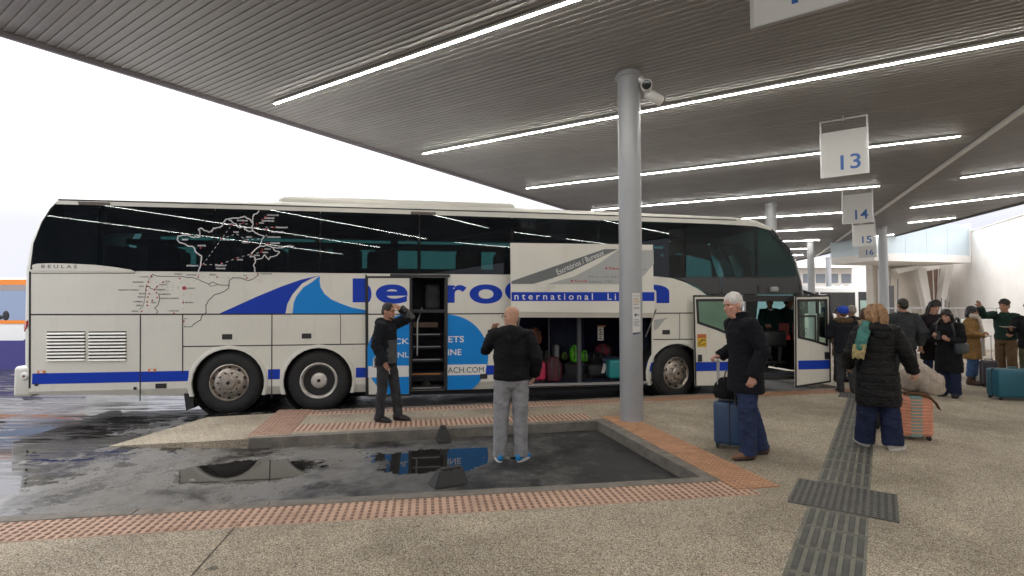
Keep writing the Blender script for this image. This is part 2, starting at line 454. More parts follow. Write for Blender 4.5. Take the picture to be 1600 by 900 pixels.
# dark guide strip with raised bars, and a studded plate at every stand
mb = MB(); n0, n1, tile = .11, .53, .42
a = -3.0
while a < 34:
    P = [AN(a + .006, n0), AN(a + tile - .006, n0), AN(a + tile - .006, n1), AN(a + .006, n1)]
    mb.mi = 0; mb.hexa([(v.x, v.y, -.02) for v in P] + [(v.x, v.y, .004) for v in P]); mb.mi = 1
    for k in range(6):
        q0 = n0 + .018 + k * .067; P = [AN(a + .02, q0), AN(a + tile - .02, q0), AN(a + tile - .02, q0 + .04), AN(a + .02, q0 + .04)]
        c = sum(P, Vector()) / 4; stud(mb, c, DV, NL, (tile - .04) / 2, .02, .004, .006)
    a += tile
structure(mb.build('tactile_guide_strip', [GUIDE, GBAR]))
mb = MB()
for a0 in (5.0, 11.35, 17.75, 24.1):
    P = [AN(a0, -.08), AN(a0 + .72, -.08), AN(a0 + .72, .68), AN(a0, .68)]
    mb.mi = 0; mb.hexa([(v.x, v.y, -.02) for v in P] + [(v.x, v.y, .012) for v in P]); mb.mi = 1
    for i in range(14):
        for k in range(15): stud(mb, AN(a0 + .03 + i * .05, -.05 + k * .05), DV, NL, .014, .014, .012, .006)
structure(mb.build('tactile_guide_plate', [PLATEB, GBAR]))

# expansion joints in the aggregate: thin dark strips
JNT = M('joint filler', (.10, .085, .07), .8, var=.3)
mb = MB()
for (x0, y0), (x1, y1) in (((372, 818), (300, 905)), ((1140, 735), (1230, 905))):
    p, q = G(x0, y0), G(x1, min(y1, 899)); q = p + (q - p) * 1.4
    if x0 < 900: offset_band(p, q, -.004, .004, -.01, .004, mb=mb)
structure(mb.build('pavement_joint', JNT))

# ================================================================== CANOPY
def zl(n): return 4.99 + .03 * n
def nf(a): return -4.305 + .1914 * a
def ne(a): return -3.99 + .459 * (a - 24.68)
NW, AMIN, AMAX = 9.5, -42.0, 45.5
def zc(a, n):
    f = nf(a)
    return zl(n) if n >= f else zl(f) + .04 * (f - n)
def CP(a, n, dz=0.0):
    p = AN(a, n); return (p.x, p.y, zc(a, n) + dz)
SOFF = M('soffit metal', (.28, .268, .262), .40, .0, var=.12, vscale=1.2)
RIBM = M('soffit rib', (.315, .302, .295), .40, .0, var=.1, vscale=2)
SEAM = M('soffit seam', (.38, .36, .35), .5)
FASC = M('canopy fascia', (.26, .24, .27), .45, .3)
canopy = thing('station_canopy', 'wide ribbed metal canopy spanning over the coach platform', 'canopy', (0, 0, 0))
def sheet(parts_dz, thick):
    mb = MB(); step = 1.0; n = int((AMAX - AMIN) / step)
    for i in range(n + 1):
        a, b = AMIN + i * step, min(AMAX, AMIN + (i + 1) * step)
        if b <= a: continue
        la, lb = max(nf(a), ne(a)), max(nf(b), ne(b))
        mb.quad(CP(a, NW, parts_dz), CP(b, NW, parts_dz), CP(b, lb, parts_dz), CP(a, la, parts_dz))
        if ne(a) < nf(a):
            eb = min(ne(b), nf(b))
            mb.quad(CP(a, nf(a), parts_dz), CP(b, lb, parts_dz), CP(b, eb, parts_dz), CP(a, ne(a), parts_dz))
    return mb
sheet(.05, 0).build('soffit', SOFF, canopy)
sheet(.42, 0).build('roof_deck', FASC, canopy)
mb = MB(); ms = MB(); i = 0; a = AMIN + .05
while a < AMAX - .05:
    bar = ms if i % 9 == 4 else mb
    wd = .034
    for lo, hi in ((max(nf(a), ne(a)) + .06, NW - .02), (ne(a) + .03, nf(a) - .06)):
        if hi - lo < .1: continue
        P = [(a - wd / 2, lo), (a + wd / 2, lo), (a + wd / 2, hi), (a - wd / 2, hi)]
        bar.hexa([CP(x, y, .040) for x, y in P] + [CP(x, y, .052) for x, y in P])
    a += .11; i += 1
mb.build('rib', RIBM, canopy); ms.build('seam_rib', SEAM, canopy)
# fold gutter, edge fascias
def edge_beam(name, f, z0, z1, w, mt):
    mb = MB(); k = 30
    aa = [AMIN + (AMAX - AMIN) * j / k for j in range(k + 1)]
    for x, y in zip(aa, aa[1:]):
        P = [(x, f(x) - w / 2), (y, f(y) - w / 2), (y, f(y) + w / 2), (x, f(x) + w / 2)]
        mb.hexa([CP(s_, t_, z0) for s_, t_ in P] + [CP(s_, t_, z1) for s_, t_ in P])
    return mb.build(name, mt, canopy)
edge_beam('fascia', lambda a: NW + .02, -.03, .45, .06, FASC)
edge_beam('fascia', lambda a: ne(a) - .02, -.03, .45, .06, M('dark fascia', (.12, .115, .115), .5, .2))
mb = MB()
for j in range(40):
    x, y = AMIN + 83 * j / 40, AMIN + 83 * (j + 1) / 40
    P = [(x, nf(x) - .05), (y, nf(y) - .05), (y, nf(y) + .05), (x, nf(x) + .05)]
    mb.hexa([CP(s_, t_, -.012) for s_, t_ in P] + [CP(s_, t_, .04) for s_, t_ in P])
mb.build('fold_gutter', M('gutter trim', (.62, .60, .57), .4, .2), canopy)
mb = MB(); P = [(AMAX, ne(AMAX)), (AMAX + .06, ne(AMAX)), (AMAX + .06, NW), (AMAX, NW)]
mb.hexa([CP(s_, t_, -.03) for s_, t_ in P] + [CP(s_, t_, .45) for s_, t_ in P]); mb.build('fascia', FASC, canopy)

# light lines: each is a fitting of its own
LED = emit('led diffuser', (1, .97, .90), 66)
HOUS = M('lamp housing', (.55, .54, .52), .4, .3)
def light_line(a, n_hi, n_lo, label):
    t = thing('ceiling_light', label, 'ceiling light', CP(a, (n_hi + n_lo) / 2, 0), 0, 'light lines in the canopy soffit')
    o = Vector(t.location)
    def bar(mb, w, z0, z1, lo, hi):
        P = [(a - w / 2, lo), (a + w / 2, lo), (a + w / 2, hi), (a - w / 2, hi)]
        mb.hexa([Vector(CP(x, y, z0)) - o for x, y in P] + [Vector(CP(x, y, z1)) - o for x, y in P])
    k = max(1, round((n_hi - n_lo) / 2.9)); mh, md = MB(), MB()
    bar(mh, .06, -.004, .03, n_lo - .02, n_hi + .02)
    for j in range(k):
        s0 = n_lo + (n_hi - n_lo) * j / k; s1 = n_lo + (n_hi - n_lo) * (j + 1) / k
        bar(md, .032, -.012, -.005, s0 + .012, s1 - .012)
    mh.build('housing', HOUS, t); md.build('diffuser', LED, t)
for k, lb in ((-3, None), (-2, None), (-1, None), (0, None),
              (1, 'light line starting nearest the open corner of the canopy above the coach rear'),
              (2, 'long light line that passes behind the column with two cameras to the frame edge'),
              (3, 'light line ending at the fold gutter, crossing behind the stand 13 sign'),
              (4, 'light line running just above the stand 14 sign and past the first column'),
              (5, 'light line meeting the top of the second column above the coach nose'),
              (6, 'short light line in the far canopy directly above the coach windscreen'),
              (7, 'far light line showing between the second and third columns'),
              (8, 'far light line behind the coach windscreen, second from the canopy end'),
              (9, 'farthest light line at the end of the canopy')):
    a = 4.4 * k + (.7 if k == 1 else 0)
    light_line(a, 8.75, max(nf(a), ne(a)) + (.45 if k == 3 else .9), lb or 'light line in the canopy above the waiting area')
for k, a, lo_, lb in ((4, 17.75, 1.2, 'light line beyond the fold gutter, cut off by the frame edge'), (5, 22.3, 1.2, 'long light line beyond the fold gutter beside the terminal wall'),
                  (6, 26.7, None, 'short light line at the canopy rim over the glazed box'), (7, 31.0, .5, 'light line beside the fourth column over the glazed box')):
    hi = nf(a) - .85; lo = ne(a) + (lo_ or .6)
    if k == 6: hi = lo + 1.5
    light_line(a, hi, lo, lb)
for a in (13.3, 8.9, 4.5, .1, -4.3): light_line(a, nf(a) - .85, ne(a) + 1.2, 'light line in the canopy above the waiting area')

# ================================================================== COLUMNS, CAMERAS, NOTICE
COLM = M('brushed grey column paint', (.36, .37, .385), .42, .2, var=.06, vscale=2, dirt=((.25, .25, .25), 5, .62))
def column(a, n, label, r=.165):
    t = thing('canopy_column', label, 'column', AN(a, n), 0, 'round columns carrying the canopy')
    h = zc(a, n) + .03
    mb = MB(); mb.lathe([(r, 0), (r, h)], 40, axis='Z'); mb.build('shaft', COLM, t, smooth=40)
    mb = MB(); mb.lathe([(r + .012, h - .09), (r + .03, h - .075), (r + .03, h - .05), (r + .012, h - .05)], 40, axis='Z'); mb.build('collar', COLM, t, smooth=40)
    mb = MB(); mb.lathe([(r + .004, 0), (r + .004, .05), (r + .001, .06)], 40, axis='Z'); mb.build('base_ring', COLM, t, smooth=40)
    return t
c1 = G(987, 657)
ca, cn = c1.x * DV.x + c1.y * DV.y, c1.x * NL.x + c1.y * NL.y
column(ca, cn, 'grey round column with two security cameras and a taped notice')
column(19.2, 2.94, 'grey column rising behind the dark windscreen of the coach')
column(31.3, 2.95, 'distant grey column beside the coach nose, between two thinner-looking ones')
column(43.4, 3.0, 'farthest and thinnest grey column at the end of the canopy')
column(27.4, -.12, 'grey column just behind the row of hanging stand number signs')

WHT = M('white plastic', (.72, .71, .69), .35)
def cctv(label, off, aim, s=1.0):
    p = Vector((c1.x, c1.y, 0)) + Vector(off)
    t = thing('security_camera', label, 'security camera', p, 0, 'cameras on the first column')
    aim = Vector(aim).normalized(); q = aim.to_track_quat('Y', 'Z').to_matrix()
    mb = MB(); mb.tube([(0, 0, 0), aim * .0001 + Vector((-off[0] * .35, -off[1] * .35, .12))], [.04, .045], 16); mb.build('bracket', WHT, t, smooth=40)
    mb = MB(); L = .27 * s; r = .082 * s
    mb.tube([aim * -L * .5, aim * -L * .42, aim * L * .3, aim * L * .5], [r * .8, r, r, r * .97], 20, round_cap=.12); mb.build('housing', WHT, t, smooth=50)
    mb = MB(); mb.tube([aim * L * .505, aim * (L * .53 + .01)], [r * .82, r * .8], 20, round_cap=.3); mb.build('lens', M('lens black', (.02, .02, .022), .12), t, smooth=50)
cctv('white bullet camera up beside the column top, pointing at the viewer', (.22, -.16, 4.86), (-.25, -1, -.35), 1.0)
cctv('lower white camera on the column pointing away from the coach', (.34, -.12, 4.70), (.9, .25, -.35), .95)

# notice: a curved sheet taped round the column
PAP = M('white paper', (.70, .69, .68), .7)
INK = M('printed grey', (.25, .26, .28), .7); OCH = M('printed ochre', (.45, .30, .12), .7); TEAL = M('printed dark mark', (.05, .10, .12), .6)
nt_ = thing('notice', 'white printed notice taped to the grey column', 'notice', AN(ca, cn))
rc = .168
def on_col(x, z, v):      # x along the arc
    a_ = x / rc - math.pi / 2; r_ = rc + v
    return (r_ * math.cos(a_), r_ * math.sin(a_), z)
def arc_rect(mb, x0, x1, z0, z1, v, slope=0.0):
    k = 10
    for i in range(k):
        a0, a1 = x0 + (x1 - x0) * i / k, x0 + (x1 - x0) * (i + 1) / k
        mb.quad(on_col(a0, z0 + slope * (a0 - x0), v), on_col(a1, z0 + slope * (a1 - x0), v), on_col(a1, z1, v), on_col(a0, z1, v))
cz = lambda y: CH + (480 - y) / F * (c1.y - .16)
mb = MB(); arc_rect(mb, -.015, .115, cz(520), cz(458), .003, .16); mb.build('sheet', PAP, nt_)
mb = MB(); arc_rect(mb, -.01, .108, cz(523), cz(519.5), .0045, .16); mb.build('torn_tape', TEAL, nt_)
mb = MB(); y = 461
for k, (n_, c_) in enumerate(((2, 0), (4, 1), (3, 0), (5, 0))): pass
rows = [(462, 0), (466, 1), (468, 1), (470.5, 1), (473, 1), (475.5, 0), (480, 0), (482, 0), (499, 0), (501.5, 0), (504, 0), (506, 0), (508.5, 0)]
for i, (yy, c_) in enumerate(rows):
    mb.mi = c_; arc_rect(mb, .0, .10 - .02 * ((i * 7) % 3) / 2, cz(yy + .9), cz(yy), .0045)
mb.mi = 2; arc_rect(mb, .015, .045, cz(494), cz(490), .0045); mb.mi = 0; arc_rect(mb, .05, .09, cz(493), cz(491), .0045)
mb.build('print', [INK, OCH, TEAL], nt_)

# ================================================================== HANGING STAND SIGNS
SIGN = M('sign white', (.62, .62, .60), .45); SBLUE = M('sign blue', (.012, .10, .36), .4); ALU = M('aluminium', (.55, .55, .56), .35, .6)
def sign(num, a, label):
    n = .48; t = thing('stand_sign', label, 'sign', AN(a, n, zc(a, n)), math.atan2(-NL.y, -NL.x), 'hanging stand number signs')
    # local x runs to the right along the sign, local y away from the viewer, z up (0 = soffit)
    W, zb, zt, zf = .70, -1.03, -.235, -.02
    mb = MB(); mb.box(-W / 2, W / 2, -.02, .02, zb, zt); mb.build('panel', SIGN, t)
    mb = MB()
    for x in (-W / 2, W / 2): mb.box(x - .014, x + .014, -.024, .024, zb - .015, zf)
    mb.box(-W / 2 + .0145, W / 2 - .0145, -.014, .014, zf - .022, zf); mb.box(-W / 2 + .0145, W / 2 - .0145, -.023, .023, zb - .014, zb - .001)
    mb.build('frame', ALU, t)
    mb = MB(); mb.tube([(0, 0, zf - .02), (0, 0, .03)], .018, 12); mb.tube([(0, 0, zf - .025), (0, 0, zf)], .035, 12); mb.build('hanger', ALU, t)
    mb = MB()
    put_text(mb, num, -.055, zb + .09, .30, .265, lambda x, z, v: (x, v, z), -.0225, bold=.012)
    put_text(mb, num, -.25, zb + .09, .30, .265, lambda x, z, v: (-x, v, z), .0225, bold=.012)
    mb.build('numerals', SBLUE, t)
sign('12', 4.68, 'white hanging sign overhead cut by the top of the frame')
sign('13', 10.9, 'white hanging sign with blue number 13')
sign('14', 17.3, 'white hanging sign with blue number 14')
sign('15', 23.9, 'white hanging sign with blue number 15')
sign('16', 30.4, 'white hanging sign with blue number 16 in front of a column')
sign('17', 36.9, 'hanging sign partly hidden behind the one numbered 16')

# ================================================================== WHEEL STOPS IN THE EMPTY BAY
RUB = M('black rubber', (.022, .022, .023), .55, var=.3, vscale=9, bmp=.4, bscale=50)
def wheel_stop(px, py, rz, label, L, H, W):
    p = G(px, py, ROAD); t = thing('wheel_stop', label, 'wheel stop', p, rz, 'rubber wheel stops in the empty bay')
    mb = MB(); a = L / 2; b = W / 2
    v = [(-a, -b, 0), (a, -b, 0), (a, b, 0), (-a, b, 0), (-a * .55, -b * .35, H), (a * .8, -b * .35, H), (a * .8, b * .35, H), (-a * .55, b * .35, H)]
    mb.hexa(v); bmesh.ops.bevel(mb.bm, geom=mb.bm.edges[:], offset=.015, segments=2, affect='EDGES'); mb.build('block', RUB, t, smooth=40)
    mb = MB()
    for k in range(3):
        x = -a * .3 + k * a * .42; mb.box(x - .02, x + .02, -b * .37, b * .37, H - .012, H + .006)
    mb.build('grip_rib', RUB, t)
wheel_stop(693, 688, BETA + R(92), 'small black wheel stop against the far kerb of the bay', .34, .17, .20)
wheel_stop(700, 756, BETA + R(20), 'black rubber wheel stop lying by the near kerb of the bay', .36, .16, .24)
# ================================================================== THE COACH
CREAM = M('cream paint', (.71, .69, .62), .3, var=.05, vscale=.8, coat=.4, dirt=((.50, .465, .39), 1.6, .62), streak=True)
CREAM2 = M('cream trim', (.65, .635, .58), .35, var=.06, vscale=2)
BLUE = M('deep blue vinyl', (.005, .042, .42), .45, spec=.25)
LBLUE = M('bright blue vinyl', (.006, .225, .66), .45, spec=.25)
GAP = M('panel gap', (.018, .018, .018), .6)
BLK = M('black trim', (.018, .018, .02), .38)
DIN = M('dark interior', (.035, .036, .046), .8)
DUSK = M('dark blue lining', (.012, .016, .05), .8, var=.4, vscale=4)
GLS = glass('tinted coach glass', (.20, .33, .33), 1.42, .0, .03)
FGL = glass('far tinted glass', (.60, .80, .77), 1.5, .02)
WSC = glass('dark windscreen glass', (.10, .12, .12), 1.52, .0, .03)
DGL = glass('door glass', (.74, .88, .82), 1.5, .0)
DARKP = M('gloss black panel', (.012, .012, .014), .06, coat=.5)
RUBT = M('tyre rubber', (.015, .015, .016), .75, var=.25, vscale=8, bmp=.3, bscale=70)
RIMM = M('dusty wheel metal', (.42, .375, .33), .35, .75, var=.3, vscale=9, dirt=((.12, .075, .045), 9, .5))
CHR = M('polished wheel metal', (.60, .57, .53), .32, .5, var=.2, vscale=8, dirt=((.2, .15, .11), 10, .58))
HOLE = M('wheel hole', (.01, .01, .01), .8)
GREYV = M('grey vinyl', (.145, .155, .16), .4); LGREY = M('pale grey vinyl', (.40, .41, .40), .4)
WHITEV = M('white vinyl', (.75, .75, .74), .4)
REDV = M('red vinyl', (.40, .025, .03), .45); BLKV = M('black lettering', (.02, .02, .025), .5)
STEEL = M('step edge metal', (.42, .42, .42), .35, .7)

coach = thing('coach', 'long cream three-axle coach with blue lettering and raised luggage flap', 'coach', BO, BETA)
W_ = 2.55
def S(x, z, v=0.0): return (x, v, z)
def bp(pts, v=0.0): return [B(x, y, v) for x, y in pts]
WH = [(3.15, .50), (4.58, .50), (11.12, .50)]; RA = .60; ZB = .29
S_R, S_F = 0.19, 13.74

def arch(cx, cz, rr=RA, z=ZB, k=18):           # right to left over the wheel
    a0 = math.asin((z - cz) / rr)
    return [(cx + rr * math.cos(a0 + (math.pi - 2 * a0) * i / k), cz + rr * math.sin(a0 + (math.pi - 2 * a0) * i / k)) for i in range(k + 1)]

belt = bp([(47, 421), (210, 423.5), (400, 425.5), (600, 427.5), (800, 429), (1000, 430.5), (1026, 432), (1050, 434.5), (1070, 441), (1090, 451), (1104, 461)])
DOORX = B(1143, 500)[0]; DTOP = B(1143, 462)[1]
low = belt + [(DOORX, DTOP), (DOORX, ZB)]
for c in (WH[2], WH[1], WH[0]): low += arch(*c)
low += [(S_R + .02, ZB + .10)]
M0, M1 = B(641, 520)[0], B(698, 520)[0]; MB_, MT = B(670, 611)[1], B(670, 432)[1] - .02
H0, H1 = B(797, 560)[0], B(1019, 560)[0]; HB, HT = B(900, 599)[1], 1.62
mb = MB()
mb.plate(low, [[(M0, MB_), (M1, MB_), (M1, MT), (M0, MT)], [(H0, HB), (H1, HB), (H1, HT), (H0, HT)]], 0, .035, S)
bmesh.ops.bisect_plane(mb.bm, geom=mb.bm.verts[:] + mb.bm.edges[:] + mb.bm.faces[:], plane_co=(0, 0, .43), plane_no=(0, 0, 1))
for v in mb.bm.verts:                           # the skirt tucks in along its lower edge
    if v.co.z < .43: v.co.y += (.43 - v.co.z) * .42
body = mb.build('body_side', CREAM, coach)

# cant rail between glass and roof
glt = bp([(87, 319), (240, 323.5), (400, 327.5), (600, 333.5), (800, 340), (1020, 346.5), (1120, 350), (1180, 353.5), (1204, 360)])
gut = bp([(92, 312), (240, 316), (400, 320.5), (600, 326), (800, 331.5), (1000, 338.5), (1150, 344), (1183, 348.5), (1206, 359)])
mb = MB(); mb.plate(glt + gut[::-1], [], -.004, .03, S); mb.build('cant_rail', CREAM2, coach)
mb = MB(); ribbon(mb, gut[:-2], .022, lambda x, z, v: (x, v, z), -.006); mb.build('gutter', GAP, coach)
mb = MB()
for x0, x1, y in ((124, 172, 318.2), (642, 681, 333.5)):
    a, b = B(x0, y), B(x1, y + (x1 - x0) * .02); mb.box(a[0], b[0], -.03, -.003, a[1] - .015, a[1] + .03)
mb.build('window_awning', M('brown trim', (.10, .08, .07), .5), coach)

# glass band, in panes divided by thin joints
gb = bp([(49.5, 420.5), (53, 380), (66, 347)]) + glt + bp([(1218, 376.5), (1232, 392.5), (1240, 410.5), (1248, 442.5), (1250.5, 460.5)]) + [belt[-1]] + belt[::-1][1:-1]
cuts = [155, 335, 500, 655, 800, 935, 1070, 1182]
cs = [B(x, 380)[0] for x in cuts]
def clip(poly, s0, s1):
    def cut(pl, s, keep_gt):
        out = []
        for (a, b), (c, d) in zip(pl, pl[1:] + pl[:1]):
            ia, ic = ((a >= s) == keep_gt), ((c >= s) == keep_gt)
            if ia: out.append((a, b))
            if ia != ic and abs(c - a) > 1e-9: t = (s - a) / (c - a); out.append((s, b + (d - b) * t))
        return out
    return cut(cut(poly, s0, True), s1, False)
edges = [-5] + cs + [30]
for i in range(len(edges) - 1):
    pl = clip(gb, edges[i] + .006, edges[i + 1] - .006)
    mb = MB(); mb.plate(pl, [], -.002 - .0015 * (i % 2), .006, S); mb.build('window', GLS, coach)
mb = MB()
for s_ in cs: mb.box(s_ - .03, s_ + .03, .012, .05, B(800, 429)[1] if s_ < 10.6 else 2.05, B(800, 340)[1] - .02)
mb.build('window_pillar', DARKP, coach)
for pts in ([(1058, 434.5), (1126, 434.2), (1126, 459.5), (1106, 459.5), (1090, 448.5), (1072, 439.5)], [(1128.5, 434.2), (1246, 434), (1249.5, 459), (1128.5, 459.5)]):
    mb = MB(); mb.plate(bp(pts), [], -.0065, -.004, S); mb.build('grey_panel', M('grey gloss panel', (.05, .052, .057), .2), coach)
mb = MB(); ribbon(mb, bp([(1052, 433), (1246, 432.5)]), .018, S, -.0055); ribbon(mb, bp([(1128, 433), (1127, 461)]), .018, S, -.0055); mb.build('panel_joint', GAP, coach)

# skin over rear end, roof and windscreen: one section carried along the coach's outline
path = bp([(47, 606), (46.5, 560), (46.5, 500), (47, 421), (52, 380), (65, 347), (78, 326), (92, 312), (240, 316), (400, 320.5), (600, 326), (800, 331.5), (1000, 338.5), (1150, 344), (1183, 348.5), (1206, 359), (1218, 376), (1232, 392), (1240, 410), (1248, 442), (1252, 470), (1253, 540), (1253, 600)])
bul = [.17, .19, .19, .17, .14, .11, .09, .085, .12, .135, .135, .135, .125, .10, .10, .12, .16, .18, .20, .22, .22, .22, .22]
sec = [(0, 0), (.012, .22), (.05, .50), (.13, .76), (.28, .92), (.6, .99), (1.275, 1.0)]
sec = sec + [(W_ - a, b) for a, b in sec[-2::-1]]
Vn = []
for i, (s_, z) in enumerate(path):
    a, b = path[max(i - 1, 0)], path[min(i + 1, len(path) - 1)]
    tx, tz = b[0] - a[0], b[1] - a[1]; L = math.hypot(tx, tz); Vn.append((-tz / L, tx / L))
def skin(i0, i1, name, mt, smooth=40):
    mb = MB(); rows = []
    for i in range(i0, i1 + 1):
        (s_, z), (nx, nz) = path[i], Vn[i]
        rows.append(mb.verts([(s_ + nx * bul[i] * k, v, z + nz * bul[i] * k) for v, k in sec]))
    for r0, r1 in zip(rows, rows[1:]):
        for k in range(len(sec) - 1): mb.face([r0[k], r0[k + 1], r1[k + 1], r1[k]])
    return mb.build(name, mt, coach, smooth=smooth)
skin(0, 7, 'rear_panel', CREAM2); skin(7, 15, 'roof', CREAM2); skin(15, 22, 'windscreen', WSC)
# roof pod
a, b = B(430, 313), B(808, 326)
mb = MB(); x0, x1 = a[0], b[0]
mb.rbox(x0, x1, .10, W_ - .10, 3.46, 3.70, .10, 4); mb.build('roof_pod', CREAM2, coach, smooth=50)
mb = MB(); mb.rbox(B(105, 300)[0], B(428, 312)[0], .18, W_ - .18, 3.45, 3.625, .06); mb.build('roof_hatch', CREAM2, coach, smooth=50)

# rear bumper, corner lamps
mb = MB(); mb.rbox(-.005, .27, -.004, W_ + .01, .34, .83, .06, 4); mb.build('bumper', CREAM2, coach, smooth=45)
mb = MB()
for k in range(8):
    z = 1.36 + k * .022; mb.box(-.015 + .004 * k, .12 + .006 * k, -.0035 + .028 * (.0), .10, z, z + .024)
RL = M('red lamp', (.45, .03, .03), .2)
mb2 = MB(); v = [(.088, .10, 1.37), (.18, .006, 1.46), (.18, .006, 1.55), (.088, .10, 1.47)]
mb2.hexa([(x, y, z) for x, y, z in v] + [(x - .012, y - .02, z) for x, y, z in v]); mb2.build('tail_lamp', RL, coach)
mb.bm.free()
mb = MB(); p = B(37.5, 588, -.02); mb.lathe([(.0, -.028), (.045, -.026), (.06, -.012), (.06, .0)], 20, (p[0], 0, p[1])); mb.build('corner_lamp', WHITEV, coach, smooth=40)
mb = MB(); mb.lathe([(.0, -.031), (.02, -.030), (.022, -.02)], 16, (p[0], 0, p[1])); mb.build('lamp_bulb', M('brown lens', (.2, .07, .03), .2), coach)

# far side with its own windows, floor, ceiling, partitions
mb = MB(); wins = [(.9 + k * 1.62, .9 + k * 1.62 + 1.45) for k in range(7)]
mb.plate([(.2, .4), (S_F - .1, .4), (S_F - .1, 2.0), (S_F - .55, 3.38), (.6, 3.42), (.2, 2.3)], [[(a, 2.62), (b, 2.62), (b, 3.24), (a, 3.24)] for a, b in wins] + [[(12.2, 1.05), (13.5, 1.05), (13.3, 2.9), (12.4, 3.1)]], W_ - .03, W_, S)
mb.build('far_side', CREAM2, coach)
for a, b in wins + [(12.2, 13.5)]:
    mb = MB(); z0, z1 = (1.05, 3.1) if a > 12 else (2.62, 3.24); mb.box(a, b, W_ - .018, W_ - .012, z0, z1); mb.build('far_window', FGL, coach)
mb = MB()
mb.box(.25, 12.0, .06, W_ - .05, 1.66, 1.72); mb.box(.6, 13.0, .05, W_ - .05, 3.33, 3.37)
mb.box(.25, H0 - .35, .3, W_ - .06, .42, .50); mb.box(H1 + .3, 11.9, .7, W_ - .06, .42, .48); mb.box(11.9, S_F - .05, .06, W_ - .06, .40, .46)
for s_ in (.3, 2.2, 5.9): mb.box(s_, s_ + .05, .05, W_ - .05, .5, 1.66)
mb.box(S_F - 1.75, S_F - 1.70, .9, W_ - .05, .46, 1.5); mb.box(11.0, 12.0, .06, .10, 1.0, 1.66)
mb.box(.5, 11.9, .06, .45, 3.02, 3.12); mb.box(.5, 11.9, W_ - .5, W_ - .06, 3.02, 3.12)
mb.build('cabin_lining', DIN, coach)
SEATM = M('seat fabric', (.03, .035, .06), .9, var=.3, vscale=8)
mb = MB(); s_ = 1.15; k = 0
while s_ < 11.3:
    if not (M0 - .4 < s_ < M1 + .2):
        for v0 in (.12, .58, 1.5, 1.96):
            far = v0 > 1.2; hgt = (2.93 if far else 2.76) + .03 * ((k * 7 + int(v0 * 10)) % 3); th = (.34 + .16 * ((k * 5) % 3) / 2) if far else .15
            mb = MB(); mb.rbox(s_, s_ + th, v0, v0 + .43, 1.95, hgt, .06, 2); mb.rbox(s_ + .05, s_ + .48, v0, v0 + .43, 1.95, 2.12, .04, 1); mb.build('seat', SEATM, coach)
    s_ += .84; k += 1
CURT = M('grey curtain', (.20, .20, .22), .9, var=.2)
mb = MB()
for k in range(9):
    x = .62 + k * .07; mb.tube([(x, .10 + .02 * (k % 2), 3.32), (x + .02, .11, 2.98 - .03 * k * .2)], [.035, .03], 8)
mb.build('curtain', CURT, coach, smooth=60)
mb = MB(); mb.box(2.6, 11.9, .62, .66, .12, .44); mb.box(2.6, 12.6, W_ - .7, W_ - .66, .12, .44); mb.box(5.4, 10.9, .16, W_ - .1, .20, .30)
for s_ in (2.7, 6.4, 7.6, 8.8, 10.0): mb.tube([(s_, .3, .33), (s_, W_ - .3, .33)], .09, 10)
mb.build('chassis', M('chassis black', (.012, .012, .012), .7), coach)
for cx, cz in WH:
    mb = MB(); mb.lathe([(RA - .005, .04), (RA - .005, 1.0), (.1, 1.0)], 40, (cx, 0, cz), caps=False)
    mb.build('wheel_well', M('wheel well', (.012, .012, .012), .85), coach)
for cx, cz in WH:
    mb = MB()
    ar = arch(cx, cz, RA + .012, ZB + .0); ai = arch(cx, cz, RA - .035, ZB + .0)
    A_ = mb.verts([(x, -.014, z) for x, z in ar]); I_ = mb.verts([(x, -.010, z) for x, z in ai]); K_ = mb.verts([(x, .03, z) for x, z in ai]); O_ = mb.verts([(x, .004, z) for x, z in arch(cx, cz, RA + .03, ZB)])
    for i in range(len(ar) - 1):
        mb.face([O_[i], O_[i + 1], A_[i + 1], A_[i]]); mb.face([A_[i], A_[i + 1], I_[i + 1], I_[i]]); mb.face([I_[i], I_[i + 1], K_[i + 1], K_[i]])
    mb.build('wheel_arch_lip', CREAM2, coach, smooth=60)
mb = MB(); mb.hexa([(2.50, .03, .06), (2.62, .03, .10), (2.62, .4, .10), (2.50, .4, .06), (2.46, .03, .34), (2.60, .03, .34), (2.60, .4, .34), (2.46, .4, .34)]); mb.build('mud_flap', BLK, coach)

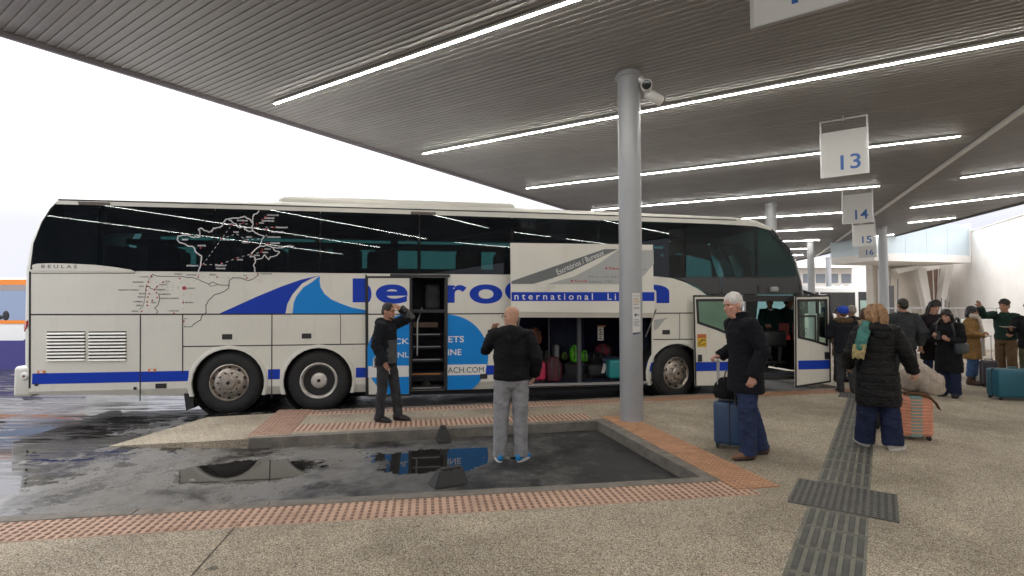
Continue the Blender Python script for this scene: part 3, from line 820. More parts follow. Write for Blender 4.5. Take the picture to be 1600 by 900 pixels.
# wheels
def wheel(cx, cz, dish, yaw=0.0):
    mb = MB(); o = (0, 0, 0); r = .515
    mb.lathe([(.29, .03), (.30, .0), (.34, -.018), (.42, -.022), (.475, -.008), (.50, .02), (r, .06), (r, .24), (.47, .27), (.3, .27)], 56, o)
    for k in range(60):          # tread blocks
        a = 2 * math.pi * k / 60; c, s_ = math.cos(a), math.sin(a); t = Vector((-s_, 0, c)) * .019; rr = Vector((c, 0, s_))
        for y0, y1 in ((.035, .09), (.105, .155), (.17, .235)):
            pts = [rr * (r - .02) - t + Vector((0, y0, 0)), rr * (r - .02) + t + Vector((0, y0, 0)), rr * (r - .02) + t + Vector((0, y1, 0)), rr * (r - .02) - t + Vector((0, y1, 0))]
            pts2 = [p + rr * .026 for p in pts]; mb.hexa(pts + pts2)
    w_ = mb.build('wheel', RUBT, coach, loc=(cx, .05, cz), rz=yaw, smooth=35)
    mb = MB()
    if dish:
        mb.lathe([(.31, .02), (.31, -.012), (.295, -.02), (.28, -.008), (.265, .02), (.25, .05), (.20, .065), (.15, .06), (.135, .03), (.12, .01), (.07, -.004), (.001, -.006)], 48, o, caps=False)
        mts = [CHR, HOLE, CHR]; hr, hy, nr, ny = .222, .052, .172, .062
    else:
        mb.lathe([(.31, .02), (.31, -.014), (.295, -.022), (.285, -.012), (.262, .02), (.235, -.010), (.20, -.034), (.115, -.042), (.10, -.06), (.045, -.068), (.001, -.066)], 48, o, caps=False)
        mts = [RIMM, HOLE, RIMM]; hr, hy, nr, ny = .243, .003, .165, -.036
    mb.mi = 1
    for k in range(10):
        a = 2 * math.pi * (k + .5) / 10
        mb.lathe([(.026, hy - .012), (.026, hy + .02)], 14, (hr * math.cos(a), 0, hr * math.sin(a)))
    mb.mi = 2
    for k in range(10):
        a = 2 * math.pi * k / 10; c = (nr * math.cos(a), 0, nr * math.sin(a))
        mb.lathe([(.021, ny + .01), (.021, ny - .012), (.014, ny - .026)], 6, c)
    mb.mi = 1
    for k in range(10):
        a = 2 * math.pi * k / 10; mb.lathe([(.0125, ny - .027), (.0125, ny - .02)], 8, (nr * math.cos(a), 0, nr * math.sin(a)))
    mb.lathe([(.03, -.0695 if not dish else -.008), (.03, -.05 if not dish else .01)], 14, o)
    mb.build('rim', mts, w_, smooth=35)
wheel(*WH[0], False); wheel(*WH[1], True); wheel(*WH[2], False, R(16))
for cx, cz in WH:
    mb = MB(); mb.lathe([(.3, W_ - .3), (.5, W_ - .28), (.515, W_ - .2), (.515, W_ - .06), (.3, W_ - .04)], 40, (cx, 0, cz)); mb.build('far_wheel', RUBT, coach, smooth=40)

# panel gaps
def gap(pts, w=.018): mb = MB(); ribbon(mb, bp(pts), w, S, -.0025); mb.build('panel_gap', GAP, coach)
gap([(47, 491.5), (572, 490.5)], .022); gap([(699, 490.5), (797, 490)], .022); gap([(1021, 489.5), (1085, 489)], .02)
gap([(47, 425), (46.5, 606)], .03); gap([(219.5, 492), (219, 626)]); gap([(285.5, 492), (285.5, 583)])
gap([(425, 492), (424.5, 621)]); gap([(532, 492), (532, 537)], .012); gap([(572, 430), (572.5, 616)], .03)
gap([(286, 541.5), (572, 537.5)]); gap([(1021, 530.5), (1085, 530)]); gap([(1062, 490), (1062, 530)], .012); gap([(702, 492), (702, 607)], .012)
gap([(47, 427), (210, 427), (212, 424)], .01)

# stripe
def stripe(x0, x1, v=-.0018):
    mb = MB(); mb.box(x0, x1, v, 0, .545, .715); mb.build('stripe', BLUE, coach)
st = lambda x: B(x, 585)[0]
for c0, c1_ in ((st(50.5), WH[0][0] - RA - .01), (WH[0][0] + RA + .02, WH[1][0] - RA - .02), (WH[1][0] + RA + .02, st(571.5)), (st(699), H0 - .01), (H1 + .02, WH[2][0] - RA - .01)): stripe(c0, c1_)

# vents
mb = MB()
for x0, x1 in ((74, 133), (139, 197)):
    for k in range(9):
        y = 519.5 + k * 5.2; a, b = B(x0, y), B(x1, y - .4)
        mb.mi = 0; mb.hexa([(a[0], -.004, a[1] - .028), (b[0], -.004, a[1] - .028), (b[0], -.003, a[1] - .004), (a[0], -.003, a[1] - .004), (a[0], -.024, a[1] - .030), (b[0], -.024, a[1] - .030), (b[0], -.008, a[1] - .004), (a[0], -.008, a[1] - .004)])
        mb.mi = 1; mb.box(a[0] - .006, b[0] + .006, -.0045, 0, a[1] - .003, a[1] + .016)
mb.build('vent_grille', [CREAM, HOLE], coach)

# latches and marker lamps
def small(x0, y0, x1, y1, name, mt, d=.006):
    a, b = B(x0, y1), B(x1, y0); mb = MB(); mb.box(a[0], b[0], -d, 0, a[1], b[1]); return mb.build(name, mt, coach)
for q in ((347, 522, 363, 530.5), (471.5, 521, 486.5, 529), (243, 599, 260.5, 607), (1035, 515.5, 1046.5, 522.5), (750, 584, 761.5, 592)): small(*q, 'latch', BLK)
small(208.5, 604.5, 213.5, 609, 'latch', BLK); small(54, 599, 60, 603, 'latch', BLK)
AMB = M('amber lens', (.65, .22, .08), .25)
for x, y in ((65, 581), (238, 578.3)):
    small(x - 6, y - 2.2, x + 6, y + 2.4, 'marker_lamp', AMB, .012); small(x - 2.5, y - 1.4, x + 2.5, y + 1.6, 'lamp_lens', WHITEV, .015)

# ------------------------------------------------------------------ graphics on the side
def poly(pts, v, name, mt, par=coach):
    mb = MB(); mb.plate(pts, [], v, v + .0012, S); return mb.build(name, mt, par)
poly(bp([(51, 414), (58, 412), (80, 411.3), (110, 412), (150, 414), (180, 417.5), (205, 421.5), (212, 425), (52, 423), (50.5, 418)]), -.007, 'maker_badge', CREAM)
mb = MB(); a, b = B(65, 418.8), B(121, 414.3); put_text(mb, 'BEULAS', a[0], a[1], b[0] - a[0], b[1] - a[1], S, -.0085, .02, 1.6); mb.build('maker_lettering', GREYV, coach)
poly(bp([(342, 490.3), (400, 464), (440, 447.5), (470, 437), (499, 430.5), (486, 435.5), (472, 443), (457, 460), (449, 475), (446, 490)]), -.0022, 'logo_sail', BLUE)
poly(bp([(500, 430.8), (487, 441), (474, 449), (463, 463), (459, 473), (457, 490), (571, 489.5), (571, 484.5), (550, 480.5), (533, 474.5), (518, 468), (507, 459), (501, 449), (499.5, 440)]), -.0022, 'logo_wave', LBLUE)

def letter(ch, x0, y0, x1, y1, v=0.0, par=coach, dv=-.0022, bold=.028, mt=BLUE, name='lettering'):
    a, b = B(x0, y1, v), B(x1, y0, v); mb = MB()
    put_text(mb, ch, a[0], a[1], b[0] - a[0], b[1] - a[1], S, v + dv, bold); return mb.build(name, mt, par)
poly(bp([(551, 435), (571, 435), (571, 472.5), (551, 472.5)]), -.0022, 'lettering', BLUE)
letter('r', 699.5, 445.5, 729, 473); letter('o', 733.5, 444.5, 785, 474.5); letter('C', 789, 434.5, 850, 475); letter('n', 985, 445, 1045.5, 473.5)

# big ticket disc: right half on the body, left half on the sliding door
DC = B(698, 557); DR = (B(763, 557)[0] - DC[0])
a_ = [(DC[0] + DR * math.sin(math.pi * k / 40), DC[1] + DR * math.cos(math.pi * k / 40)) for k in range(41)]
bot = B(700, 609)[1]; a_ = [p for p in a_ if p[1] > bot]; a_.append((DC[0] + .0, bot)) if a_[-1][0] > DC[0] else None
a_.insert(len(a_) - 1, (DC[0] + math.sqrt(max(0, DR ** 2 - (bot - DC[1]) ** 2)), bot))
poly(a_, -.0026, 'ticket_disc', LBLUE)
zb0, zb1 = B(698, 586.5)[1], B(698, 570)[1]
poly([(DC[0], zb0), (DC[0] + DR * .93, zb0), (DC[0] + DR * .955, zb1), (DC[0], zb1)], -.0034, 'web_band', WHITEV)
def words(lst, v, par, cx):
    for txt, side, y0, y1, x0, x1, mt in lst:
        a, b = B(x0, y1, v), B(x1, y0, v); mb = MB()
        put_text(mb, txt, a[0], a[1], b[0] - a[0], b[1] - a[1], S, v - .0042, .0 if mt is BLKV else .012); mb.build('lettering', mt, par)
words([('ETS', 1, 525, 535, 700.5, 725, WHITEV), ('INE', 1, 545.5, 555, 700, 721, WHITEV), ('ACH.COM', 1, 573, 583, 699.5, 756, BLKV)], 0, coach, 0)

# route map drawn over glass and paint
MAPW = M('map white', (.78, .78, .80), .5); MAPK = M('map black', (.05, .05, .06), .5)
fz = lambda pts: [(260 + x / 8, 320 + y / 8) for x, y in pts]
iz = lambda pts: [(170 + x / 6.4, 415 + y / 6.4) for x, y in pts]
mb = MB()
for k, (pts, w_) in enumerate((
    ([(1160, 75), (1130, 110), (1090, 125), (1075, 190), (1085, 240), (1070, 270), (1085, 330), (1150, 370), (1225, 395), (1195, 430), (1180, 480), (1165, 520), (1110, 560), (1060, 620), (1050, 655)], .016),
    ([(1085, 240), (1040, 180), (970, 145), (910, 165), (830, 165), (750, 180), (715, 220), (700, 260), (665, 285), (590, 290), (570, 330), (540, 340), (480, 325), (440, 290), (405, 305), (420, 350), (420, 400), (330, 405), (270, 375), (150, 390), (140, 440), (170, 475), (250, 500), (340, 530), (370, 590), (440, 640), (435, 700), (415, 800), (400, 850), (385, 890)], .018),
    ([(785, 180), (830, 220), (880, 250), (920, 290), (960, 270), (980, 310), (1040, 335), (1090, 330)], .016),
    ([(1165, 520), (1270, 510), (1340, 535), (1430, 540), (1530, 515), (1590, 518)], .015),
    ([(1340, 540), (1350, 570), (1415, 590), (1380, 635), (1300, 650), (1280, 685), (1230, 625), (1190, 670), (1130, 685), (1095, 650), (1050, 655)], .013),
    ([(1100, 650), (1115, 700), (1090, 760), (1110, 800), (1105, 838)], .015))):
    ribbon(mb, wiggle(bp(fz(pts)), 4, .008, k), w_, S, -.0068)
for pts in ([(460, 745), (820, 250)], [(475, 750), (680, 745), (880, 665), (1050, 620), (1200, 590)], [(690, 420), (880, 365), (1000, 440), (1170, 425)], [(1240, 395), (1330, 290)], [(1240, 280), (1340, 280)], [(910, 240), (1060, 240)]):
    P = bp(fz(pts))
    for (x0, z0), (x1, z1) in zip(P, P[1:]):
        n = int(math.hypot(x1 - x0, z1 - z0) / .04)
        for k in range(n):
            if k % 2 == 0: t0, t1 = k / n, (k + .8) / n; ribbon(mb, [(x0 + (x1 - x0) * t0, z0 + (z1 - z0) * t0), (x0 + (x1 - x0) * t1, z0 + (z1 - z0) * t1)], .007, S, -.0068)
for txt, x, y in (('BREST', 200, 445), ('NANTES', 390, 520), ('BORDEAUX', 255, 770), ('CLERMONT', 610, 768), ('FERRAND', 620, 805), ('LYON', 885, 695), ('TOURS', 700, 445), ('PARIS', 840, 350), ('LILLE', 760, 250), ('BRUXELLES', 885, 205), ('NANCY', 945, 480), ('LUXEMBOURG', 985, 295), ('METZ', 1000, 412), ('KÖLN', 1160, 235), ('DORTMUND', 1195, 210), ('HAMBURG', 1225, 175), ('HANNOVER', 1260, 138), ('FRANKFURT', 1370, 292), ('MAINZ', 1200, 315), ('STUTTGART', 1315, 350), ('STRASBOURG', 1260, 412), ('FREIBURG', 1300, 488), ('ZÜRICH', 1225, 560), ('BERN', 1205, 605), ('GENÈVE', 1090, 640)):
    a = bp(fz([(x, y)]))[0]; put_text(mb, txt, a[0], a[1], None, .026, S, -.0068, .03)
mb.build('route_map', MAPW, coach)
mb = MB()
for k, (pts, w_) in enumerate((
    ([(420, 105), (440, 88), (480, 105), (600, 108), (750, 112), (860, 125), (900, 140), (1000, 185), (1040, 165), (1090, 190), (1205, 198)], .011),
    ([(1500, 90), (1460, 125), (1400, 152), (1330, 125), (1240, 120), (1205, 150), (1200, 225), (1120, 275), (1050, 295), (1000, 345), (970, 395), (975, 470), (930, 505), (920, 545), (870, 570), (840, 600)], .012),
    ([(1000, 185), (1020, 205), (1090, 190)], .009),
    ([(375, 200), (410, 210), (420, 230), (455, 240), (480, 215)], .010), ([(378, 190), (365, 320), (345, 400), (310, 440)], .006),
    ([(500, 290), (510, 340), (490, 400), (460, 420), (492, 460), (470, 488)], .010), ([(420, 110), (395, 160)], .005))):
    ribbon(mb, wiggle(bp(iz(pts)), 3, .006, 20 + k), w_, S, -.0036)
for pts in ([(755, 225), (700, 130)], [(755, 225), (890, 120)], [(890, 115), (1080, 115), (1380, 122), (1490, 85)], [(755, 225), (490, 210)], [(755, 225), (480, 270)], [(755, 225), (745, 370), (745, 480)], [(755, 225), (540, 168), (395, 165)]):
    P = bp(iz(pts))
    for (x0, z0), (x1, z1) in zip(P, P[1:]):
        n = int(math.hypot(x1 - x0, z1 - z0) / .04)
        for k in range(n):
            if k % 2 == 0: t0, t1 = k / n, (k + .5) / n; ribbon(mb, [(x0 + (x1 - x0) * t0, z0 + (z1 - z0) * t0), (x0 + (x1 - x0) * t1, z0 + (z1 - z0) * t1)], .004, S, -.0036)
for txt, x, y in (('LA CORUÑA', 300, 118), ('SANTIAGO', 240, 172), ('VIGO', 300, 214), ('VIANA DO CASTELO', 95, 250), ('BRAGA', 305, 288), ('PORTO', 290, 320), ('COIMBRA', 245, 367), ('LEIRIA', 275, 405), ('LISBOA', 228, 462), ('OVIEDO', 655, 92), ('SANTANDER', 780, 100), ('BILBAO', 1010, 98), ('PAU', 1345, 105), ('CHAVES', 500, 198), ('LEON', 560, 165), ('ZAMORA', 475, 248), ('SALAMANCA', 495, 293), ('CIUDAD RODRIGO', 515, 334), ('VISEU', 420, 378), ('BURGOS', 780, 234), ('MADRID', 765, 376), ('CORDOBA', 600, 460), ('JAEN', 750, 540), ('MALAGA', 755, 618), ('NARBONNE', 1520, 88)):
    a = bp(iz([(x, y)]))[0]; put_text(mb, txt, a[0], a[1], None, .024, S, -.0036, .02)
mb.build('route_map', MAPK, coach)
mb = MB()
for src, pts in ((fz, [(430, 540), (455, 745), (690, 730), (880, 665), (1060, 620), (690, 425), (820, 250), (1000, 440), (960, 230), (1240, 150), (1200, 185), (1130, 240), (1340, 285), (1270, 480), (1200, 560), (1185, 590), (1250, 310)]),
                 (iz, [(430, 112), (395, 165), (385, 210), (375, 245), (405, 282), (392, 315), (385, 362), (385, 398), (330, 458), (710, 130), (895, 115), (1083, 115), (1380, 124), (1490, 82), (485, 208), (542, 166), (457, 242), (478, 272), (485, 320), (435, 348), (745, 370), (653, 476), (752, 556), (755, 225)])):
    for x, y in pts:
        a = bp(src([(x, y)]))[0]; r_ = .032 if (src is iz and (x, y) == (755, 225)) else .014; v_ = -.0074 if src is fz else -.0042
        c = mb.verts([(a[0] + r_ * math.cos(k * .785), v_, a[1] + r_ * math.sin(k * .785)) for k in range(8)]); mb.face(c)
mb.build('route_map_stop', REDV, coach)
small_t = MB(); a = B(53, 432); put_text(small_t, 'N2  9', a[0], a[1], None, .02, S, -.0036); small_t.bm.free()

# ------------------------------------------------------------------ sliding middle door (slid back along the side) and its stairwell
V1 = -.11
dp = thing('sliding_door', 'x', 'x'); del dp['label'], dp['category']; dp.parent = coach
pl = bp([(573.5, 433), (641.5, 433), (640.5, 617), (574.5, 618)], V1)
mb = MB(); mb.plate(pl, [], V1, V1 + .04, S); mb.build('panel', CREAM, dp)
mb = MB(); P = bp([(573.5, 433), (641.5, 433), (640.5, 617), (574.5, 618), (573.5, 433)], V1); ribbon(mb, P, .035, S, V1 - .003); ribbon(mb, bp([(574, 491), (641, 491)], V1), .02, S, V1 - .003); mb.build('seal', GAP, dp)
letter('e', 587, 444.5, 637, 474.5, V1, dp)
mb = MB(); c = B(573.5, 459.5, V1); rx, rz_ = B(580.5, 459, V1)[0] - c[0], .155
mb.plate([(c[0], c[1] + rz_)] + [(c[0] + rx * math.cos(R(80 - k * 16)), c[1] + rz_ * math.sin(R(80 - k * 16))) for k in range(11)] + [(c[0], c[1] - rz_)], [], V1 - .0026, V1 - .0014, S); mb.build('lettering', BLUE, dp)
d2 = B(641, 557, V1)
a_ = [(d2[0] - DR * math.sin(math.pi * k / 40), d2[1] + DR * math.cos(math.pi * k / 40)) for k in range(41)]
bz = pl[2][1] + .0; a_ = [(max(p[0], pl[0][0] + .02), p[1]) for p in a_ if p[1] > bz + .02]
e_ = math.sqrt(max(0, DR ** 2 - (bz + .02 - d2[1]) ** 2)); a_ += [(d2[0] - e_, bz + .02), (d2[0] - .02, bz + .02)]; a_[0] = (d2[0] - .02, a_[0][1])
a_ = [(min(x, d2[0] - .02), z) for x, z in a_]
mb = MB(); mb.plate(a_, [], V1 - .0035, V1 - .002, S); mb.build('ticket_disc', LBLUE, dp)
z0, z1 = B(641, 588.5, V1)[1], B(641, 571, V1)[1]
mb = MB(); mb.box(d2[0] - DR * .95, d2[0] - .022, V1 - .0046, V1 - .003, z0, z1); mb.build('web_band', WHITEV, dp)
words([('TICK', 1, 528.5, 538, 599, 639.5, WHITEV), ('ONL', 1, 550, 559, 609, 639, WHITEV), ('IBEROCO', 1, 574.5, 585, 579, 640, BLKV)], V1, dp, 0)
mb = MB(); mb.box(B(573, 617, V1)[0], B(575, 617)[0], V1 - .006, V1 + .0, .56, .72); mb.build('stripe', BLUE, dp)

mb = MB()
mb.box(M0, M0 + .03, .036, 1.1, .36, MT); mb.box(M1 - .03, M1, .036, 1.1, .36, MT); mb.box(M0 + .031, M1 - .031, .95, 1.0, .36, MT); mb.box(M0, M1, .036, 1.1, MT + .0, MT + .04)
mb.build('stairwell_lining', DIN, coach)
mb = MB(); me_ = MB()
for k, y in enumerate((605, 583.5, 561, 541, 522)):
    z = B(670, y, .1 + k * .16)[1]; v0 = .06 + k * .16
    mb = MB(); mb.box(M0 + .032, M1 - .032, v0, .94, z - .05, z); mb.build('stair', DIN, coach); me_ = MB(); me_.box(M0 + .034, M1 - .10, v0 - .012, v0 + .012, z - .014, z + .006); me_.build('step_edge', M('orange step edge', (.55, .22, .05), .5) if k == 1 else STEEL, coach)
a, b = B(645, 511.5, .5), B(684, 503.5, .5)
mb = MB(); mb.box(a[0], b[0], .48, .50, a[1], b[1]); mb.build('step_plate', M('brown plate', (.24, .17, .12), .6, var=.2), coach)
mb = MB(); put_text(mb, 'CUIDADO', a[0] + .05, a[1] + .025, b[0] - a[0] - .1, .05, S, .478, .02); mb.bm.free()
mb = MB(); x = B(674, 470, .7)[0]; mb.rbox(x - .12, x + .16, .62, .78, 1.72, 2.20, .06); mb.build('passenger_seat', M('grey seat', (.12, .13, .14), .8, var=.3, vscale=9), coach, smooth=50)
mb = MB(); mb.tube([(M0 + .12, .12, .9), (M0 + .12, .12, 1.5), (M0 + .2, .3, 1.75)], .016, 8); mb.build('handrail', STEEL, coach, smooth=60)
mb = MB(); mb.box(M0 - .35, M1 + .05, -.06, -.004, MT + .005, MT + .055); mb.build('door_rail', BLK, coach)
mb = MB(); mb.box(M1 - .04, M1 + .015, -.02, .03, MB_, MT); mb.build('door_frame', BLK, coach)

# ------------------------------------------------------------------ luggage hold with its raised flap
mb = MB()
mb.box(H0 - .3, H1 + .25, .036, W_ - .1, HB - .06, HB - .005); mb.box(H0 - .3, H1 + .25, 1.75, 1.80, HB, 1.64); mb.box(H0 - .34, H0 - .3, .036, 1.8, HB, 1.64); mb.box(H1 + .25, H1 + .29, .036, 1.8, HB, 1.64); mb.box(H0 - .3, H1 + .25, .036, 1.8, 1.6, 1.645)
mb.build('hold_lining', DUSK, coach)
mb = MB(); mb.box(H0, H1, -.012, .05, HB - .035, HB - .004); mb.build('hold_sill', STEEL, coach)
mb = MB(); x = B(905, 550, .08)[0]; mb.box(x - .035, x + .035, .06, .14, HB - .004, 1.6); x = B(857.5, 550, .5)[0]; mb.box(x - .012, x + .012, .48, .51, HB - .004, 1.6); mb.build('hold_post', M('grey post', (.055, .06, .07), .5), coach)
mb = MB()
for k in range(22):
    x = H1 - .36 + k * .024; mb.tube([(x, .5 + .03 * (k % 2), 1.58), (x + .01, .5 + .03 * ((k + 1) % 2), HB + .02)], [.02, .022], 6)
mb.build('hold_curtain', M('blue curtain', (.02, .026, .055), .85), coach, smooth=70); mb = MB()
for k in range(24):
    x = B(862, 540, 1.2)[0] + k * .03; mb.tube([(x, 1.25 + .03 * (k % 2), 1.58), (x + .01, 1.25 + .03 * ((k + 1) % 2), HB + .3)], [.022, .026], 6)
mb.build('hold_curtain', M('blue curtain', (.02, .026, .055), .85), coach, smooth=70)
mb = MB(); mb.box(H0 + .02, H0 + .9, .04, .06, HB, 1.6)
mb.bm.free()

V2 = -.42
fl = thing('luggage_flap', 'x', 'x'); del fl['label'], fl['category']; fl.parent = coach
fp = lambda pts: [B(780 + x / 5.293, 320 + y / 5.293, V2) for x, y in pts]
q = fp([(92, 312), (1272, 332), (1288, 895), (100, 875)]); q = bp([(797.5, 379.5), (1020, 382.5), (1022, 489), (798.5, 487)], V2)
mb = MB(); mb.plate(q, [], V2, V2 + .03, S); mb.build('panel', CREAM, fl)
q2 = bp([(798.5, 487), (1022, 489), (1022, 496.5), (798.5, 496)], V2)
mb = MB(); mb.hexa([(q2[0][0], V2 + .002, q2[0][1]), (q2[1][0], V2 + .002, q2[1][1]), (q2[1][0], V2 + .03, q2[1][1]), (q2[0][0], V2 + .03, q2[0][1]), (q2[3][0], V2 + .04, q2[3][1]), (q2[2][0], V2 + .04, q2[2][1]), (q2[2][0], V2 + .07, q2[2][1]), (q2[3][0], V2 + .07, q2[3][1])]); mb.build('lower_lip', CREAM2, fl)
def fpoly(pts, dv, name, mt): mb = MB(); mb.plate(fp(pts), [], V2 - dv, V2 - dv + .001, S); mb.build(name, mt, fl)
fpoly([(100, 632), (870, 366), (985, 366), (800, 452), (600, 548), (440, 608), (280, 655), (102, 655)], .002, 'grey_band', GREYV)
fpoly([(985, 372), (1275, 375), (1278, 490), (1200, 580), (1110, 657), (395, 657), (620, 592), (830, 482)], .002, 'pale_band', LGREY)
fpoly([(101, 722), (1283, 722), (1284, 796), (102, 796)], .002, 'blue_band', BLUE)
def ftext(txt, x0, y0, x1, y1, mt, bold=.0, space=1.0, rot=0.0, w=True):
    a, b = fp([(x0, y1), (x1, y0)]); mb = MB()
    put_text(mb, txt, a[0], a[1], (b[0] - a[0]) / (math.cos(rot) if rot else 1) if w else None, (b[1] - a[1]) if not rot else .10, S, V2 - .0035, bold, space, rot); mb.build('lettering', mt, fl)
ftext('nternational  Lines', 126, 734, 1140, 784, WHITEV, .01, 1.55)
ftext('Escritórios / Bureaux', 486, 540, 872, 580, WHITEV, .0, 1.0, R(23.5))
ftext('Portugal', 622, 622, 725, 645, REDV, .02); ftext('France', 908, 514, 1000, 536, REDV, .02)
ftext('Paris: +33 (0)1', 742, 588, 980, 606, GREYV); ftext('Lisboa: +351', 742, 626, 940, 644, GREYV); ftext('Lyon', 1170, 402, 1205, 416, GREYV); ftext('Tours', 1170, 430, 1195, 442, GREYV); ftext('Bordeaux', 1165, 528, 1220, 540, GREYV)
mb = MB()
for x, y in ((885, 525), (600, 630)):
    a = fp([(x, y)])[0]; mb.face(mb.verts([(a[0] + .02 * math.cos(k * .785), V2 - .004, a[1] + .02 * math.sin(k * .785)) for k in range(8)]))
mb.build('bullet_mark', REDV, fl)
a, b = B(798.5, 432, V2), B(1021, 432, V2)
for x in (a[0] + .25, b[0] - .25): mb = MB(); mb.tube([(x, .04, 1.68), (x, V2 * .5, 2.2), (x, V2 + .04, 1.9)], .018, 8); mb.build('hinge_arm', STEEL, fl, smooth=60)
for x in (H0 + .12, H1 - .1): mb = MB(); mb.tube([(x, .06, 1.2), (x + .02, V2 + .05, 1.72)], .014, 8); mb.build('gas_strut', STEEL, fl, smooth=60)
poly(bp([(1022, 500), (1045, 496), (1038, 500), (1028, 513), (1022, 517)]), -.0024, 'logo_tail', LGREY)

# ------------------------------------------------------------------ front double door: one leaf slid back, one swung out past the nose
def leaf(pxs, V, glass_pts, stripe_y, name_lbl, put=S, extra=True):
    t = thing('door_leaf', 'x', 'x'); del t['label'], t['category']; t.parent = coach
    P = bp(pxs, V)
    gp = bp(glass_pts, V)
    mb = MB(); mb.plate(P, [gp], V, V + .04, S); ob = mb.build('panel', CREAM, t)
    mb = MB(); mb.plate(gp, [], V + .012, V + .018, S); mb.build('pane', DGL, t)
    mb = MB(); ribbon(mb, gp + gp[:1], .05, S, V - .003); ribbon(mb, P + P[:1], .035, S, V - .004); mb.build('seal', BLK, t)
    za, zb = B((pxs[0][0] + pxs[1][0]) / 2, stripe_y + 7, V)[1], B((pxs[0][0] + pxs[1][0]) / 2, stripe_y - 7, V)[1]
    x0, x1 = P[0][0] + .03, P[1][0] - .03
    mb = MB(); mb.box(x0, x1, V - .002, V, za, zb); mb.build('stripe', BLUE, t)
    return t
L1 = leaf([(1084, 462.5), (1151, 462.5), (1151, 603), (1087, 604)], -.13, [(1089, 469), (1146, 469), (1146, 525), (1120, 514), (1091, 504)], 572.5, '')
def on_leaf(x0, y0, x1, y1, mt, name, V, par, d=.004):
    a, b = B(x0, y1, V), B(x1, y0, V); mb = MB(); mb.box(a[0], b[0], V - d, V - .001, a[1], b[1]); return mb.build(name, mt, par)
YEL = M('yellow sticker', (.62, .40, .03), .5); ORG = M('orange sticker', (.50, .13, .05), .5)
on_leaf(1089.5, 522, 1103.5, 542.5, YEL, 'sticker', -.13, L1); on_leaf(1089.5, 522, 1103.5, 528, ORG, 'sticker_band', -.13, L1, .0052)
mb = MB(); ribbon(mb, bp([(1091, 538), (1097, 531), (1102, 531.5)], -.13), .018, S, -.136); ribbon(mb, bp([(1092, 540), (1102, 537)], -.13), .012, S, -.136); mb.build('sticker_print', BLKV, L1)
on_leaf(1090.5, 554, 1096, 565, BLK, 'handle', -.13, L1, .025)
for x, y, mt in ((1120, 551, BLK), (1128, 550, AMB), (1120, 557, M('grey lens', (.2, .2, .22), .2)), (1122, 562, RL)):
    p = B(x, y, -.13); mb = MB(); mb.lathe([(0, -.02), (.03, -.018), (.034, 0)], 14, (p[0], -.13, p[1])); mb.build('lamp_button', mt, L1, smooth=40)
L2 = leaf([(1243, 463), (1296, 462), (1297, 596), (1243.5, 604)], -.16, [(1247, 469.5), (1291, 469), (1292, 539), (1270, 532), (1248, 527)], 570, '')
on_leaf(1288.5, 550, 1294, 561, BLK, 'handle', -.16, L2, .025)
mb = MB(); ribbon(mb, bp([(1248, 494), (1274, 494), (1274, 531)], -.16), .04, S, -.164); ribbon(mb, bp([(1278, 470), (1278, 534)], -.16), .05, S, -.164); mb.build('pane_bar', BLK, L2)
mb = MB(); a = B(1150, 465.5), B(1252, 466.5); mb.box(a[0][0] - .2, a[1][0], -.05, .08, a[1][1] - .06, a[1][1] + .06); mb.build('door_header', BLK, coach)
mb = MB(); mb.box(B(1243, 500)[0], S_F + .02, -.01, .06, .30, 2.06); mb.build('door_post', BLK, coach)
mb = MB(); mb.box(DOORX + .02, S_F - .02, .0, .06, .33, .40); mb.box(DOORX + .02, S_F - .1, .3, .36, .62, .66); mb.box(DOORX + .02, S_F - .4, .6, .66, .88, .92); mb.build('door_step', BLK, coach)
mb = MB(); mb.box(DOORX - .02, DOORX + .03, .04, .9, .42, 2.0); mb.box(DOORX + .3, DOORX + 1.2, .95, .99, .46, 1.15); mb.build('entry_partition', DIN, coach)
mb = MB(); mb.rbox(S_F - .62, S_F - .05, .3, W_ - .15, .95, 1.28, .06); mb.build('dashboard', BLK, coach, smooth=50)
a, b = B(1218, 531, .6), B(1233, 505, .6); mb = MB(); mb.box(a[0], b[0], .6, .62, a[1], b[1]); mb.build('dash_folder', M('dull red', (.22, .05, .04), .6), coach)
a, b = B(1219, 531, .58), B(1234, 524, .58); mb = MB(); mb.box(a[0], b[0], .56, .585, a[1], b[1]); mb.build('dash_card', M('bright red card', (.75, .06, .07), .5), coach)
# mirror on its arm past the nose
p = B(1288, 505, .25); mb = MB(); mb.rbox(p[0] - .13, p[0] + .13, .10, .30, p[1] - .30, p[1] + .22, .07, 4); mr = mb.build('mirror', BLK, coach, smooth=50)
mb = MB(); mb.tube([(p[0], .2, p[1] + .2), (p[0] - .1, .25, p[1] + .55), (S_F + .1, .4, p[1] + .75)], .03, 10); mb.build('mirror_arm', BLK, mr, smooth=60)
mb = MB(); mb.tube([(S_F + .05, .05, 2.12), (S_F - .1, .03, 2.1)], .03, 8); mb.rbox(B(1183, 455)[0], B(1187, 446)[0], -.03, -.004, B(1183, 457)[1], B(1183, 445)[1], .01); mb.build('side_repeater', BLK, coach)
p = B(1208, 452); mb = MB(); mb.rbox(p[0] - .09, p[0] + .07, -.09, -.004, p[1] - .055, p[1] + .05, .03); mb.build('door_camera', M('grey plastic', (.3, .3, .3), .4), coach, smooth=50)
